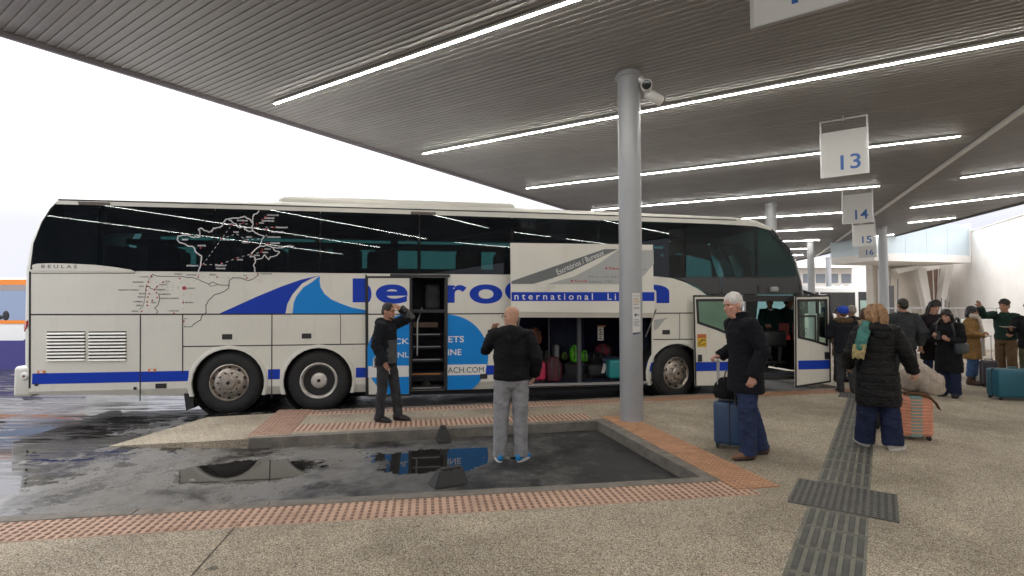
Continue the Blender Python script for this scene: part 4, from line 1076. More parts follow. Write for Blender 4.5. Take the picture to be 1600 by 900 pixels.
# ================================================================== TERMINAL, FAR BUILDINGS, OTHER BUSES
WALLM = M('white render', (.84, .81, .77), .75, var=.06, vscale=1.2, bmp=.25, bscale=14)
WALL2 = M('beige render', (.76, .71, .64), .8, var=.08, vscale=1)
PALE = M('pale blue glazing', (.58, .67, .71), .12, coat=.5, var=.06, vscale=.6); BROWN = M('brown window', (.26, .17, .13), .4, var=.15); RAIL = M('rail metal', (.16, .16, .17), .4, .5)
wd_ = Vector((.386, .9226, 0)); wn = Vector((.9226, -.386, 0)); W1 = Vector((21.5, 22, 0))
def slab(mb, p, q, depth_dir, depth, z0, z1, dz=0.0):
    a = [p, q, q + depth_dir * depth, p + depth_dir * depth]
    mb.hexa([(v.x, v.y, z0) for v in a] + [(a[0].x, a[0].y, z1), (a[1].x, a[1].y, z1 + dz), (a[2].x, a[2].y, z1 + dz), (a[3].x, a[3].y, z1)])
term = thing('terminal_building', 'white rendered terminal building with glazed pale blue box beyond the canopy', 'building', W1)
def tb(mb, name, mt): 
    o = mb.build(name, mt); o.parent = term; o.matrix_parent_inverse = Matrix.Translation(-W1); return o
mb = MB(); slab(mb, W1 - wd_ * 26, W1 + wd_ * 34, wn, 6, -.1, 5.5); tb(mb, 'wall', WALLM)
mb = MB(); slab(mb, W1 - wd_ * 26 - wn * .03, W1 + wd_ * 34 - wn * .03, wn, .5, 5.5, 5.56); tb(mb, 'coping', WALL2)
bx0, bx1 = Vector((17.6, 25.47, 0)), Vector((23.35, 26.7, 0)); bd = (bx1 - bx0).normalized(); bn = Vector((-bd.y, bd.x, 0))
mb = MB(); slab(mb, bx0, bx1, bn, 2.6, 4.27, 5.85); gl_ = tb(mb, 'glazed_box', PALE)
for k in range(5): mb = MB(); p = bx0 + bd * (1.3 * k + .6) - bn * .012; slab(mb, p, p + bd * .035, bn, .03, 4.28, 5.84); o = mb.build('mullion', M('mullion', (.60, .68, .72), .4)); o.parent = gl_
mb = MB(); slab(mb, bx0 - bn * .04, bx1 - bn * .04 + bd * .03, bn, 2.6, 3.90, 4.265); tb(mb, 'box_fascia', WALLM)
mb = MB(); slab(mb, bx1 - bn * .045, bx1 - bn * .045 + bd * .07, bn, 2.0, 4.27, 5.9); tb(mb, 'box_trim', WALLM)
mb = MB(); slab(mb, bx0 + bn * 2.7 + bd * 2.75, bx1 + bn * 2.7 + bd * 2, bn, .4, -.1, 5.6); tb(mb, 'recessed_wall', WALL2)
mb = MB(); P = [D(1448, 424, 28.6), D(1477, 418, 28.6), D(1469, 486, 28.6), D(1455, 486, 28.6)]
mb.hexa([(v.x, v.y, v.z) for v in P] + [(v.x, v.y + .1, v.z) for v in P]); wb = tb(mb, 'stair_window', BROWN)
mb = MB()
for t_ in (.3, .62, .95): a, b = P[0].lerp(P[1], t_), P[3].lerp(P[2], t_); mb.tube([a - Vector((0, .03, 0)), b - Vector((0, .03, 0))], .035, 6)
o = mb.build('window_bar', WALLM); o.parent = wb
for pts in ([(1433, 418), (1447, 418), (1458, 490), (1449, 490)], [(1398, 420), (1436, 414), (1436, 420), (1404, 428)], [(1479, 414), (1490, 414), (1474, 490), (1467, 490)], [(1378, 420), (1386, 420), (1386, 500), (1379, 500)]):
    P = [D(x, y, 28.2) for x, y in pts]; mb = MB(); mb.hexa([(v.x, v.y, v.z) for v in P] + [(v.x, v.y + .35, v.z) for v in P]); tb(mb, 'slanted_pillar', WALLM)
mb = MB(); p = D(1389, 455, 28.3); mb.box(p.x - .18, p.x + .2, 28.2, 28.3, 1.0, 2.8); tb(mb, 'doorway', RAIL)
mb = MB()
for x in (1390, 1402, 1470, 1476, 1482): a, b = D(x, 520, 26.5), D(x + 1, 430 + (x - 1390) * .45, 26.5); mb.tube([a, b], .025, 6)
tb(mb, 'stair_rail', RAIL)

# low white parapet behind the waiting people
p, q = G(1378, 556), G(1640, 541); t_ = (q - p).normalized(); n_ = Vector((-t_.y, t_.x, 0))
lw = thing('parapet', 'low white wall behind the waiting passengers', 'wall', p)
mb = MB(); slab(mb, Vector(), (q - p) + t_ * 3, n_, .3, -.05, 1.12); mb.build('wall', M('white paint', (.80, .79, .77), .6, var=.04), lw)
mb = MB(); slab(mb, -n_ * .04, (q - p) + t_ * 3 - n_ * .04, n_, .38, 1.122, 1.18); mb.build('coping', M('white paint', (.80, .79, .77), .6), lw)
mb = MB()
for k in range(9): c = t_ * (k * .9 + .2) + n_ * .15; mb.tube([c + Vector((0, 0, 1.17)), c + Vector((0, 0, 1.6))], .02, 6)
mb.tube([n_ * .15 + Vector((0, 0, 1.6)), n_ * .15 + t_ * 8 + Vector((0, 0, 1.6))], .025, 6); mb.build('handrail', M('rail grey', (.45, .45, .46), .4, .5), lw)

# pale building at the far end
fb = thing('pale_building', 'pale low building with a white flat roof beyond the canopy end', 'building', (33, 60, 0))
x0, x1 = D(1215, 400, 60).x - 33, D(1420, 400, 60).x - 33
mb = MB(); mb.box(x0, x1, 0, 9, ROAD, D(1300, 420, 60).z); mb.build('wall', WALL2, fb)
mb = MB(); mb.box(x0 - 1, x1 + 1, -1.2, 9, D(1300, 419.8, 60).z, D(1300, 403, 60).z); mb.build('roof', WALLM, fb)
for x in (1262, 1282, 1302, 1322, 1346): a, b = D(x - 7, 442, 60), D(x + 7, 428, 60); mb = MB(); mb.box(a.x - 33, b.x - 33, -.06, .01, a.z, b.z); mb.build('window', M('far window', (.22, .24, .26), .2), fb)

SKY_W = M('white bus paint', (.74, .74, .73), .35, coat=.3)
# white single-deck bus
wbus = thing('white_bus', 'white bus with dark windows parked beyond the coach nose', 'bus', (D(1361, 500, 34).x, 34, ROAD), R(184))
# local x runs towards its tail, local -y... side facing the viewer is local +y
L_ = 11.0
mb = MB(); mb.rbox(0, L_, -2.5, 0, .35, 3.08, .14, 3); mb.build('body', SKY_W, wbus, smooth=45)
DKW = M('dark bus glass', (.02, .022, .026), .05)
for a, b in ((1.05, 3.4), (3.5, 5.9), (6.0, 8.4), (8.5, 10.7)): mb = MB(); mb.box(a, b, -.01, .012, 1.35, 2.72); mb.build('window', DKW, wbus)
mb = MB(); mb.box(.06, .82, -.02, .014, .55, 2.75); mb.build('door', DKW, wbus)
mb = MB(); mb.box(.16, .72, .012, .018, 1.2, 2.2); mb.build('door_pane', M('pale green glass', (.30, .42, .38), .1), wbus)
mb = MB(); mb.box(-.012, .05, -2.35, -.15, 1.1, 2.8); mb.build('windscreen', DKW, wbus)
mb = MB(); mb.tube([(.1, .0, 2.85), (-.5, .25, 2.75), (-.75, .3, 2.55)], .03, 6); mb.rbox(-.85, -.65, .22, .38, 2.1, 2.55, .04); mb.build('mirror', BLK, wbus)
mb = MB(); mb.box(3.0, 3.5, .0, .02, 2.5, 2.6); mb.build('side_badge', M('grey badge', (.4, .4, .42), .4), wbus)
for x in (2.3, 8.4): mb = MB(); mb.lathe([(.2, .02), (.46, .03), (.48, -.05), (.48, -.28), (.2, -.28)], 28, (x, -.02, .48)); mb.build('wheel', RUBT, wbus, smooth=40)
mb = MB()
for k in range(3): mb.tube([(1.2, -.2 - k * .8, 3.06), (1.2, -.2 - k * .8, 3.2)], .12, 10)
mb.rbox(4, 8.5, -2.2, -.3, 3.06, 3.22, .05); mb.build('roof_unit', SKY_W, wbus, smooth=45)

# orange, white and navy bus at the left edge
ob = thing('orange_bus', 'orange white and navy bus mostly hidden behind the coach tail', 'bus', (-12.0, 15.0, ROAD), 0)
ORB = M('orange paint', (.75, .22, .02), .35, coat=.3); NAVY = M('navy paint', (.035, .03, .16), .35, coat=.3)
zz = lambda y: D(10, y, 15.0).z - ROAD
mb = MB(); mb.rbox(-10.5, 0, 0, 2.5, .32, zz(434), .10, 3); mb.build('body', SKY_W, ob, smooth=45)
def ostrip(y0, y1, nm, mt, v=.012): mb = MB(); mb.box(-10.4, -.1, -v, .02, zz(y1), zz(y0)); return mb.build(nm, mt, ob)
ostrip(436.5, 445, 'roof_band', ORB); ostrip(445.5, 454, 'gutter_band', M('warm grey trim', (.30, .26, .26), .5)); ostrip(500.5, 506, 'waist_band', ORB); ostrip(532, 577, 'navy_skirt', NAVY)
for a, b in ((-10.2, -8.0), (-7.9, -5.4), (-5.3, -2.9), (-2.8, -.4)): mb = MB(); mb.box(a, b, -.010, .03, zz(500), zz(454.5)); mb.build('window', M('reflected sky glass', (.25, .31, .44), .06), ob)  # pale blue of the reflected sky is put into the pane colour
mb = MB(); c = D(9, 493, 14.985); mb.ell((c.x + 12, -.012, c.z - ROAD), (.10, .012, .14)); mb.ell((c.x + 12 - .22, -.012, c.z - ROAD - .05), (.14, .012, .07)); mb.build('mirror_housing', BLK, ob, smooth=60)
for x in (-8.3, -1.6): mb = MB(); mb.lathe([(.2, -.03), (.46, -.03), (.48, .05), (.48, .28), (.2, .28)], 28, (x, .02, .48)); mb.build('wheel', RUBT, ob, smooth=40)
# ================================================================== PEOPLE
def V3(*a): return Vector(a)
def finish(mb, name, mats, parent, voxel, smooth_n=2, wr=0.0, wf=9.0, quilt=0.0, scale=1.0, wz=1.0, seed=0):
    """one continuous skin from overlapping closed tubes: voxel remesh, relax, cloth folds"""
    bmesh.ops.recalc_face_normals(mb.bm, faces=mb.bm.faces[:])
    me = bpy.data.meshes.new(name); mb.bm.to_mesh(me); mb.bm.free()
    tmp = bpy.data.objects.new('tmp', me); col.objects.link(tmp)
    md = tmp.modifiers.new('r', 'REMESH'); md.mode = 'VOXEL'; md.voxel_size = voxel; md.adaptivity = 0
    dg = bpy.context.evaluated_depsgraph_get()
    out = bpy.data.meshes.new_from_object(tmp.evaluated_get(dg))
    bpy.data.objects.remove(tmp); bpy.data.meshes.remove(me)
    bm = bmesh.new(); bm.from_mesh(out)
    for _ in range(smooth_n): bmesh.ops.smooth_vert(bm, verts=bm.verts[:], factor=.5, use_axis_x=True, use_axis_y=True, use_axis_z=True)
    if wr or quilt:
        bm.normal_update(); off = Vector((seed * 3.1, seed * 1.7, seed * .9))
        for v in bm.verts:
            p = v.co; d = 0
            if wr:
                q = Vector((p.x * wf, p.y * wf, p.z * wf * wz)) + off
                d += wr * (noise.noise(q) + .6 * (1 - 2 * abs(noise.noise(q * 1.9 + Vector((5, 5, 5))))))
            if quilt: d -= quilt * (abs(math.sin(p.z * math.pi / .085)) < .32)
            v.co = p + v.normal * d
    bm.to_mesh(out); bm.free()
    out.name = name; out.materials.clear()
    for m in (mats if isinstance(mats, (list, tuple)) else [mats]): out.materials.append(m)
    for p in out.polygons: p.use_smooth = True
    o = bpy.data.objects.new(name, out); col.objects.link(o)
    if parent: o.parent = parent
    return o

HEAD = [(-.035, .050, .050, .055), (-.012, .046, .078, .05), (.004, .042, .094, .045), (.022, .053, .096, .055), (.05, .062, .092, .072), (.08, .068, .089, .088), (.115, .072, .084, .099), (.15, .0755, .090, .103), (.185, .073, .081, .10), (.212, .058, .06, .08), (.230, .032, .034, .046), (.236, .012, .014, .02)]
def head_tubes(mb, T, sk=1.0):
    """T maps head space (chin at 0, -y forward) to body space"""
    rings = []; seg = 24
    for z, rx, f, b in HEAD:
        ring = []
        for k in range(seg):
            a = 2 * math.pi * k / seg; y = -math.cos(a); x = math.sin(a)
            yy = y * (f if y < 0 else b); sq = 1 - .12 * abs(x * y)
            ring.append(mb.bm.verts.new(T @ Vector((x * rx * sq * sk, yy * sk, z))))
        rings.append(ring)
    for r0, r1 in zip(rings, rings[1:]):
        for k in range(seg): mb.face([r0[k], r0[(k + 1) % seg], r1[(k + 1) % seg], r1[k]])
    mb.face(rings[0][::-1]); mb.face(rings[-1])
    R3 = T.to_3x3()
    mb.tube([T @ V3(0, -.082, .125), T @ V3(0, -.103, .098), T @ V3(0, -.112, .082), T @ V3(0, -.094, .072)], [.009, .012, .015, .012], 10)
    for sx in (-1, 1):
        mb.ell(T @ V3(sx * .074, .012, .10), (.011, .022, .034), R3, 10, 8)
        mb.ell(T @ V3(sx * .012, -.104, .078), (.009, .011, .008), R3, 8, 6)
        mb.tube([T @ V3(sx * .008, -.088, .137), T @ V3(sx * .045, -.074, .136)], [.009, .008], 8)
        mb.ell(T @ V3(sx * .042, -.066, .085), (.02, .018, .02), R3, 10, 8)
    mb.tube([T @ V3(-.022, -.088, .052), T @ V3(0, -.098, .053), T @ V3(.022, -.088, .052)], [.005, .0075, .005], 8)
    mb.tube([T @ V3(-.018, -.088, .042), T @ V3(0, -.097, .041), T @ V3(.018, -.088, .042)], [.005, .008, .005], 8)

def hand_tubes(mb, w, d, pn, side, curl=.5, sc=1.0):
    """hand from the wrist w along d; pn = palm normal; side = +1 puts the thumb along d x pn"""
    d = Vector(d).normalized(); pn = Vector(pn); pn = (pn - d * pn.dot(d)).normalized(); x = d.cross(pn) * side
    w = Vector(w)
    mb.tube([w - d * .03, w + d * .02, w + d * .06, w + d * .092], [(.024 * sc, .017 * sc), (.030 * sc, .015 * sc), (.039 * sc, .015 * sc), (.039 * sc, .012 * sc)], 12, ref=x)
    for i, (o, L) in enumerate(((.029, .070), (.010, .080), (-.010, .075), (-.029, .058))):
        p = w + d * (.088 - .004 * abs(i - 1)) + x * o; dd = (d + x * (o * 1.6)).normalized(); pts = [p - dd * .02, p]
        ang = curl * .55
        for k, f in enumerate((.42, .33, .25)):
            ang += curl * (.0 if k == 0 else .75); dr = dd * math.cos(ang) + pn * math.sin(ang); p = p + dr * L * f; pts.append(p)
        mb.tube(pts, [.0095 * sc, .0092 * sc, .0088 * sc, .0082 * sc, .0068 * sc], 8)
    p = w + d * .025 + x * .026; t1 = (d * .65 + x * .65 + pn * .35).normalized(); t2 = (d * .9 + x * .2 + pn * .4 * (.5 + curl)).normalized()
    mb.tube([p - t1 * .02, p, p + t1 * .036, p + t1 * .036 + t2 * .034, p + t1 * .036 + t2 * .056], [.014 * sc, .0135 * sc, .0115 * sc, .0105 * sc, .008 * sc], 8)

SKIN = [M('skin fair', (.52, .30, .215), .5, var=.08, vscale=14, spec=.35), M('skin warm', (.40, .21, .14), .5, var=.08, vscale=14, spec=.35), M('skin olive', (.33, .18, .115), .5, var=.08, vscale=14, spec=.35), M('skin rosy', (.56, .30, .23), .5, var=.14, vscale=16, spec=.35)]
def cloth(name, c, rough=.85, var=.25, vs=7, bs=160, b=.35): return M(name, c, rough, var=var, vscale=vs, bmp=b, bscale=bs, sheen=.0, spec=.25)
EYEM = M('dark eye', (.02, .016, .014), .25); MOUTH = M('lip', (.30, .12, .10), .5)

def person(label, loc, yaw, H, pose, wear, group=None, fine=True, lean=(0, 0)):
    s = H / 1.75
    root = thing('person', label, 'person', loc, R(yaw), group)
    P = {'shL': (.175, 0, 1.42), 'elL': (.245, .03, 1.14), 'wrL': (.235, -.05, .90), 'hipL': (.088, 0, .92), 'knL': (.098, -.015, .50), 'anL': (.10, .02, .09),
         'dL': (0, -.15, -1), 'pL': (-1, 0, 0), 'cL': .5, 'dR': (0, -.15, -1), 'pR': (1, 0, 0), 'cR': .5, 'head': (0, 0, 0), 'toeL': 8, 'toeR': -8, 'neck': (0, -.015)}
    for k in ('sh', 'el', 'wr', 'hip', 'kn', 'an'):
        x, y, z = P[k + 'L']; P[k + 'R'] = (-x, y, z)
    P.update(pose)
    lx, ly = lean
    def bend(p):                                   # the trunk leans above the hips
        p = Vector(p); k = max(0, p.z - .95) / .5
        return Vector((p.x + lx * k, p.y + ly * k, p.z))
    J = {k: Vector(P[k]) for k in ('shL', 'shR', 'elL', 'elR', 'wrL', 'wrR', 'hipL', 'hipR', 'knL', 'knR', 'anL', 'anR')}
    for k in ('shL', 'shR'): J[k] = bend(J[k])
    hb = bend((P['neck'][0], 0, 1.50)); hy, hp, hr = (R(a) for a in P['head'])
    Th = Matrix.Translation((hb.x, hb.y + P['neck'][1], 1.515)) @ Matrix.Rotation(hy, 4, 'Z') @ Matrix.Rotation(hp, 4, 'X') @ Matrix.Rotation(hr, 4, 'Y')
    S_ = Matrix.Scale(s, 4); Th = S_ @ Th
    sc = lambda p: Vector(p) * s
    vx = (.0058 if fine else .0085); vc = (.009 if fine else .012)
    bulk = wear.get('bulk', 1.0)
    # ---- body
    mb = MB(); head_tubes(mb, Th @ Matrix.Scale(1.0, 4))
    nb = bend((0, .015, 1.42)); mb.tube([sc(nb), sc(bend((0, .01, 1.48))), Th @ V3(0, .012, .02), Th @ V3(0, .01, .06)], [.066 * s, .056 * s, .054 * s, .056 * s], 16)
    tors = [(.86, .13, .10), (1.0, .125, .09), (1.15, .13, .085), (1.3, .15, .09), (1.40, .14, .075), (1.45, .08, .05)]
    mb.tube([sc(bend((0, 0, z))) for z, _, _ in tors], [(rx * s, ry * s) for _, rx, ry in tors], 18, ref=(1, 0, 0))
    for sd, sg in (('L', 1), ('R', -1)):
        sh, el, wr = sc(J['sh' + sd]), sc(J['el' + sd]), sc(J['wr' + sd])
        mb.tube([sh * .8 + sc(bend((0, 0, 1.40))) * .2, sh, el, wr], [.05 * s, .05 * s, .038 * s, .026 * s], 12)
        hand_tubes(mb, wr, P['d' + sd], P['p' + sd], sg * P.get('t' + sd, 1), P['c' + sd], s * (1.0 if fine else 1.1))
        hip, kn, an = sc(J['hip' + sd]), sc(J['kn' + sd]), sc(J['an' + sd])
        mb.tube([hip, kn, an], [.07 * s, .05 * s, .038 * s], 12)
    finish(mb, 'body', wear['skin'], root, vx, 2)
    # ---- face details
    if wear.get('face', True):
        R3 = Th.to_3x3()
        for sx in (-1, 1): mb = MB(); mb.ell(Th @ V3(sx * .031, -.0795, .116), (.0125, .008, .0065), R3, 10, 8); mb.build('eye', EYEM, root, smooth=180)
        for sx in (-1, 1): mb = MB(); mb.tube([Th @ V3(sx * .014, -.0925, .138), Th @ V3(sx * .032, -.090, .143), Th @ V3(sx * .050, -.076, .138)], [.004, .0055, .003], 6); mb.build('eyebrow', wear['hair'], root, smooth=180)
        mb = MB(); mb.tube([Th @ V3(-.024, -.090, .047), Th @ V3(0, -.1, .0475), Th @ V3(.024, -.090, .047)], [.003, .0045, .003], 6); mb.build('lips', MOUTH, root, smooth=180)
    # ---- hair
    st = wear.get('style'); R3 = Th.to_3x3(); hm = wear['hair']
    if st:
        mb = MB()
        def he(c, r): mb.ell(Th @ Vector(c), Vector(r) * 1.0, R3, 18, 12)
        if st in ('short', 'white', 'curly'):
            he((0, .013, .157), (.081, .098, .089)); he((0, .046, .11), (.074, .066, .072))
            if st == 'curly':
                rn = random.Random(5)
                for _ in range(26):
                    a = rn.uniform(0, 6.28); e = rn.uniform(.1, 1.4); he((.075 * math.cos(a) * math.cos(e), .015 + .09 * math.sin(a) * math.cos(e), .165 + .085 * math.sin(e)), (.026, .026, .024))
        elif st in ('long', 'bob', 'bun', 'hood'):
            he((0, .013, .157), (.086, .103, .091)); he((0, .048, .10), (.083, .072, .09))
            L = {'long': -.20, 'bob': -.02, 'bun': .02, 'hood': -.05}[st]
            mb.tube([Th @ V3(0, .06, .12), Th @ V3(0, .075, .04), Th @ V3(0, .085, L)], [(.085, .05), (.085, .045), (.06 if st != 'long' else .075, .03)], 14, ref=tuple(R3 @ V3(1, 0, 0)))
            for sx in (-1, 1): mb.tube([Th @ V3(sx * .02, -.06, .212), Th @ V3(sx * .066, -.038, .165), Th @ V3(sx * .080, -.008, .12), Th @ V3(sx * .08, .01, max(L, -.08))], [.010, .014, .018, .016], 10)
            if st == 'bob' and wear.get('wavy'):
                rn = random.Random(11)
                for _ in range(22):
                    a = rn.uniform(-.3, math.pi + .3); r0 = rn.uniform(.9, 1.12); p0 = V3(.06 * math.cos(a), .03 + .06 * math.sin(a), .23); p1 = V3(.090 * math.cos(a) * r0, .02 + .115 * math.sin(a) * r0, .15); p2 = V3(.100 * math.cos(a + .15) * r0, .02 + .12 * math.sin(a + .15) * r0, .06); p3 = V3(.085 * math.cos(a) * r0, .03 + .11 * math.sin(a) * r0, -.03 + rn.uniform(-.02, .02))
                    mb.tube([Th @ p0, Th @ p1, Th @ p2, Th @ p3], [.018, .022, .02, .010], 8)
            if st == 'bun': he((0, .10, .17), (.05, .05, .05))
        finish(mb, 'hair', hm, root, vx, 1, wr=.004 if st != 'curly' else .006, wf=55, wz=.25 if st != 'curly' else 1, seed=3)
    if wear.get('beard'):
        mb = MB(); mb.tube([Th @ V3(-.056, -.048, .035), Th @ V3(-.03, -.083, .012), Th @ V3(0, -.093, .010), Th @ V3(.03, -.083, .012), Th @ V3(.056, -.048, .035)], [.006, .012, .0135, .012, .006], 10)
        mb.tube([Th @ V3(-.028, -.090, .056), Th @ V3(0, -.1, .062), Th @ V3(.028, -.090, .056)], [.004, .005, .004], 8); mb.build('beard', hm, root, smooth=180)
    if wear.get('glasses'):
        mb = MB()
        for sx in (-1, 1):
            c = V3(sx * .034, -.098, .115); ring = [Th @ (c + V3(.026 * math.cos(a), abs(.026 * math.cos(a)) * .1, .019 * math.sin(a))) for a in [k * math.pi / 8 for k in range(17)]]
            mb.tube(ring, .0032, 6, cap=False); mb.tube([Th @ V3(sx * .06, -.095, .12), Th @ V3(sx * .079, .0, .12)], .0032, 6)
        mb.tube([Th @ V3(-.009, -.1, .118), Th @ V3(.009, -.1, .118)], .003, 6); mb.build('glasses', EYEM, root, smooth=60)
    if wear.get('beanie'):
        mb = MB(); mb.tube([Th @ V3(0, .008, .125), Th @ V3(0, .012, .15), Th @ V3(0, .018, .20), Th @ V3(0, .022, .24), Th @ V3(0, .025, .262)], [(.094, .114), (.098, .118), (.094, .114), (.07, .085), (.02, .025)], 20, ref=tuple(R3 @ V3(1, 0, 0)))
        finish(mb, 'beanie', wear['beanie'], root, vx, 2, wr=.003, wf=40)
    if wear.get('cap'):
        mb = MB(); mb.ell(Th @ V3(0, .012, .165), (.088, .108, .09), R3); mb.tube([Th @ V3(0, -.06, .175), Th @ V3(0, -.125, .165), Th @ V3(0, -.165, .152)], [(.07, .012), (.066, .008), (.04, .006)], 14, ref=tuple(R3 @ V3(1, 0, 0))); mb.build('cap', wear['cap'], root, smooth=60)
    if wear.get('headband'):
        mb = MB(); ring = [Th @ V3(.087 * math.cos(a), -.012 + .030 * math.sin(a) * 0 - .02, .150 + .1 * math.sin(a)) for a in [math.pi * k / 14 for k in range(15)]]; mb.tube(ring, [(.012, .028)] * 15, 10, ref=tuple(R3 @ V3(0, 1, 0))); mb.build('headband', wear['headband'], root, smooth=60)
    # ---- trousers
    tw = wear.get('leg', (.092, .074, .064)); mb = MB()
    pr = [(1.04, .150 * bulk, .115), (.97, .165 * bulk, .125), (.90, .172 * bulk, .13), (.84, .150 * bulk, .115)]
    mb.tube([sc((0, 0, z)) for z, _, _ in pr], [(a * s, b * s) for _, a, b in pr], 20, ref=(1, 0, 0))
    for sd in 'LR':
        hip, kn, an = J['hip' + sd], J['kn' + sd], J['an' + sd]
        pts = [hip + V3(0, 0, -.02), hip.lerp(kn, .45), kn, kn.lerp(an, .5), an + V3(0, -.008, -.035 if not wear.get('crop') else .10)]
        mb.tube([sc(p) for p in pts], [tw[0] * s, (tw[0] * .6 + tw[1] * .4) * s, tw[1] * s, (tw[1] + tw[2]) / 2 * s, tw[2] * s * 1.04], 16, round_cap=.1)
    finish(mb, 'trousers', wear['legs'], root, vc, 2, wr=.009, wf=8, wz=1.5, seed=len(label))
    # ---- shoes
    for sd in 'LR':
        an = sc(J['an' + sd]); t = R(P['toe' + sd]); f = V3(math.sin(t), -math.cos(t), 0); z0 = an.z - .09 * s; o = V3(an.x, an.y, z0)
        mb = MB(); mb.tube([o - f * .07 * s + V3(0, 0, .045), o - f * .045 * s + V3(0, 0, .05), o + f * .03 * s + V3(0, 0, .052), o + f * .10 * s + V3(0, 0, .042), o + f * .165 * s + V3(0, 0, .032), o + f * .195 * s + V3(0, 0, .026)], [(.030, .042), (.036, .048), (.040, .050), (.046, .040), (.042, .028), (.02, .016)], 16, ref=tuple(f.cross(V3(0, 0, 1))))
        mb.tube([o - f * .025 * s + V3(0, 0, .05), o - f * .02 * s + V3(0, 0, .12)], [.045, .046], 14)
        for v in mb.bm.verts: v.co.z = max(v.co.z, z0 + .012)
        sh_ = mb.build('shoe', wear['shoe'], root, smooth=60)
        mb = MB(); k = 20; pr = []
        for i in range(k):
            a = 2 * math.pi * i / k; L = .128 * s; c = math.cos(a); pr.append(o + f * (.06 * s + L * c) + f.cross(V3(0, 0, 1)) * ((.043 + .007 * max(0, c)) * math.sin(a)))
        v0 = mb.verts([(p.x, p.y, z0) for p in pr]); v1 = mb.verts([(p.x, p.y, z0 + wear.get('sole_h', .022)) for p in pr]); mb.face(v0); mb.face(v1)
        for i in range(k): mb.face([v0[i], v0[(i + 1) % k], v1[(i + 1) % k], v1[i]])
        mb.build('sole', wear.get('sole', BLK), sh_)
    # ---- jacket / coat / pullover
    hem = wear.get('hem', .88); fl = wear.get('flare', 1.0); puff = wear.get('puff', 0.0); mb = MB()
    prof = [(hem, .178 * fl + puff, .135 * fl + puff), (hem + .06, .178 * fl + puff, .135 * fl + puff)]
    if hem < .8: prof += [(.92, .175 * (1 + (fl - 1) * .6) + puff, .135 * (1 + (fl - 1) * .6) + puff)]
    prof += [(1.08, .165 + puff, .125 + puff), (1.22, .178 + puff, .130 + puff), (1.34, .185 + puff, .130 + puff), (1.41, .165 + puff * .7, .105 + puff * .5), (1.46, .105, .08), (1.495, .075, .075)]
    prof = [(z, a * (bulk if z < 1.4 else 1), b * bulk) for z, a, b in prof]
    mb.tube([sc(bend((0, .005, z))) for z, _, _ in prof], [(a * s, b * s) for _, a, b in prof], 24, ref=(1, 0, 0), round_cap=.08)
    ar = wear.get('arm', (.078, .066, .054))
    for sd in 'LR':
        sh, el, wr = J['sh' + sd], J['el' + sd], J['wr' + sd]; c = bend((0, 0, 1.38))
        e = wr + (wr - el).normalized() * .005
        mb.tube([sc(sh * .75 + c * .25), sc(sh), sc(sh.lerp(el, .5)), sc(el), sc(el.lerp(wr, .5)), sc(e)], [(ar[0] + puff * .6) * s, (ar[0] + puff * .6) * s, (ar[0] * .5 + ar[1] * .5 + puff * .6) * s, (ar[1] + puff * .5) * s, (ar[1] * .5 + ar[2] * .5 + puff * .4) * s, (ar[2] + puff * .2) * s], 16, round_cap=.1)
    if wear.get('collar'):
        ch = wear['collar']; a = bend((0, .005, 1.45)); mb.tube([sc(a), sc(bend((0, .008, 1.49))), sc(bend((0, .012, 1.49 + ch)))], [(.10 * s, .095 * s), (.088 * s, .09 * s), (.092 * s, .098 * s)], 18, ref=(1, 0, 0), round_cap=.05)
    if wear.get('hood'):
        for c, r in (((0, .10, 1.45), (.135, .075, .085)), ((0, .125, 1.40), (.10, .055, .09)), ((.08, .05, 1.48), (.055, .08, .05)), ((-.08, .05, 1.48), (.055, .08, .05))): mb.ell(sc(bend(c)), Vector(r) * s, None, 16, 10)
    jk = finish(mb, wear.get('top_name', 'jacket'), wear['top'], root, vc, 2, wr=wear.get('wr', .011), wf=7.5, wz=1.5, quilt=wear.get('quilt', 0), seed=len(label) + 4)
    return root, J, Th, bend, s

def wrap(name, mt, parent, tubes, vox=.009, wr=.004, wf=16):
    mb = MB()
    for pts, rad, ref in tubes: mb.tube(pts, rad, 14, ref=ref)
    return finish(mb, name, mt, parent, vox, 2, wr=wr, wf=wf)

NAVYC = cloth('navy black cloth', (.008, .0095, .014)); BLACKC = cloth('black cloth', (.006, .006, .008)); DGREY = cloth('dark grey cloth', (.075, .077, .08))
BLK_COAT = cloth('black wool', (.006, .0065, .010), .9); PUFFER = cloth('black puffer', (.005, .005, .006), .6, .2, 7, 40, .4)
JEANB = cloth('blue jeans', (.022, .034, .085), .85, .35, 9); NAVYJ = cloth('navy jeans', (.012, .018, .05), .85, .3, 9); GREYJ = cloth('washed grey jeans', (.27, .27, .285), .85, .22, 9)
MIDJ = cloth('mid blue jeans', (.05, .10, .22), .85, .3, 9); CHAR = cloth('charcoal trousers', (.034, .035, .038), .85, .3, 9); BRNT = cloth('brown trousers', (.12, .072, .04), .85, .25, 9)
H_DARK = M('dark hair', (.018, .013, .010), .5, var=.4, vscale=60); H_BLACK = M('black hair', (.010, .009, .009), .45); H_WHITE = M('white hair', (.62, .60, .57), .6, var=.15, vscale=50); H_BLOND = M('copper blond hair', (.27, .15, .07), .5, var=.45, vscale=45); H_BRN = M('brown hair', (.10, .055, .03), .5, var=.4, vscale=50); H_GREY = M('grey hair', (.30, .27, .24), .6)
BLKSHOE = M('black shoe', (.014, .014, .015), .5); BRNSHOE = M('brown leather', (.13, .058, .028), .42, var=.25, vscale=12); BLUESHOE = M('bright blue shoe', (.01, .23, .55), .5, var=.3, vscale=30, bmp=.4, bscale=90); WSOLE = M('white sole', (.68, .66, .64), .6); WSHOE = M('off white shoe', (.55, .52, .49), .6)

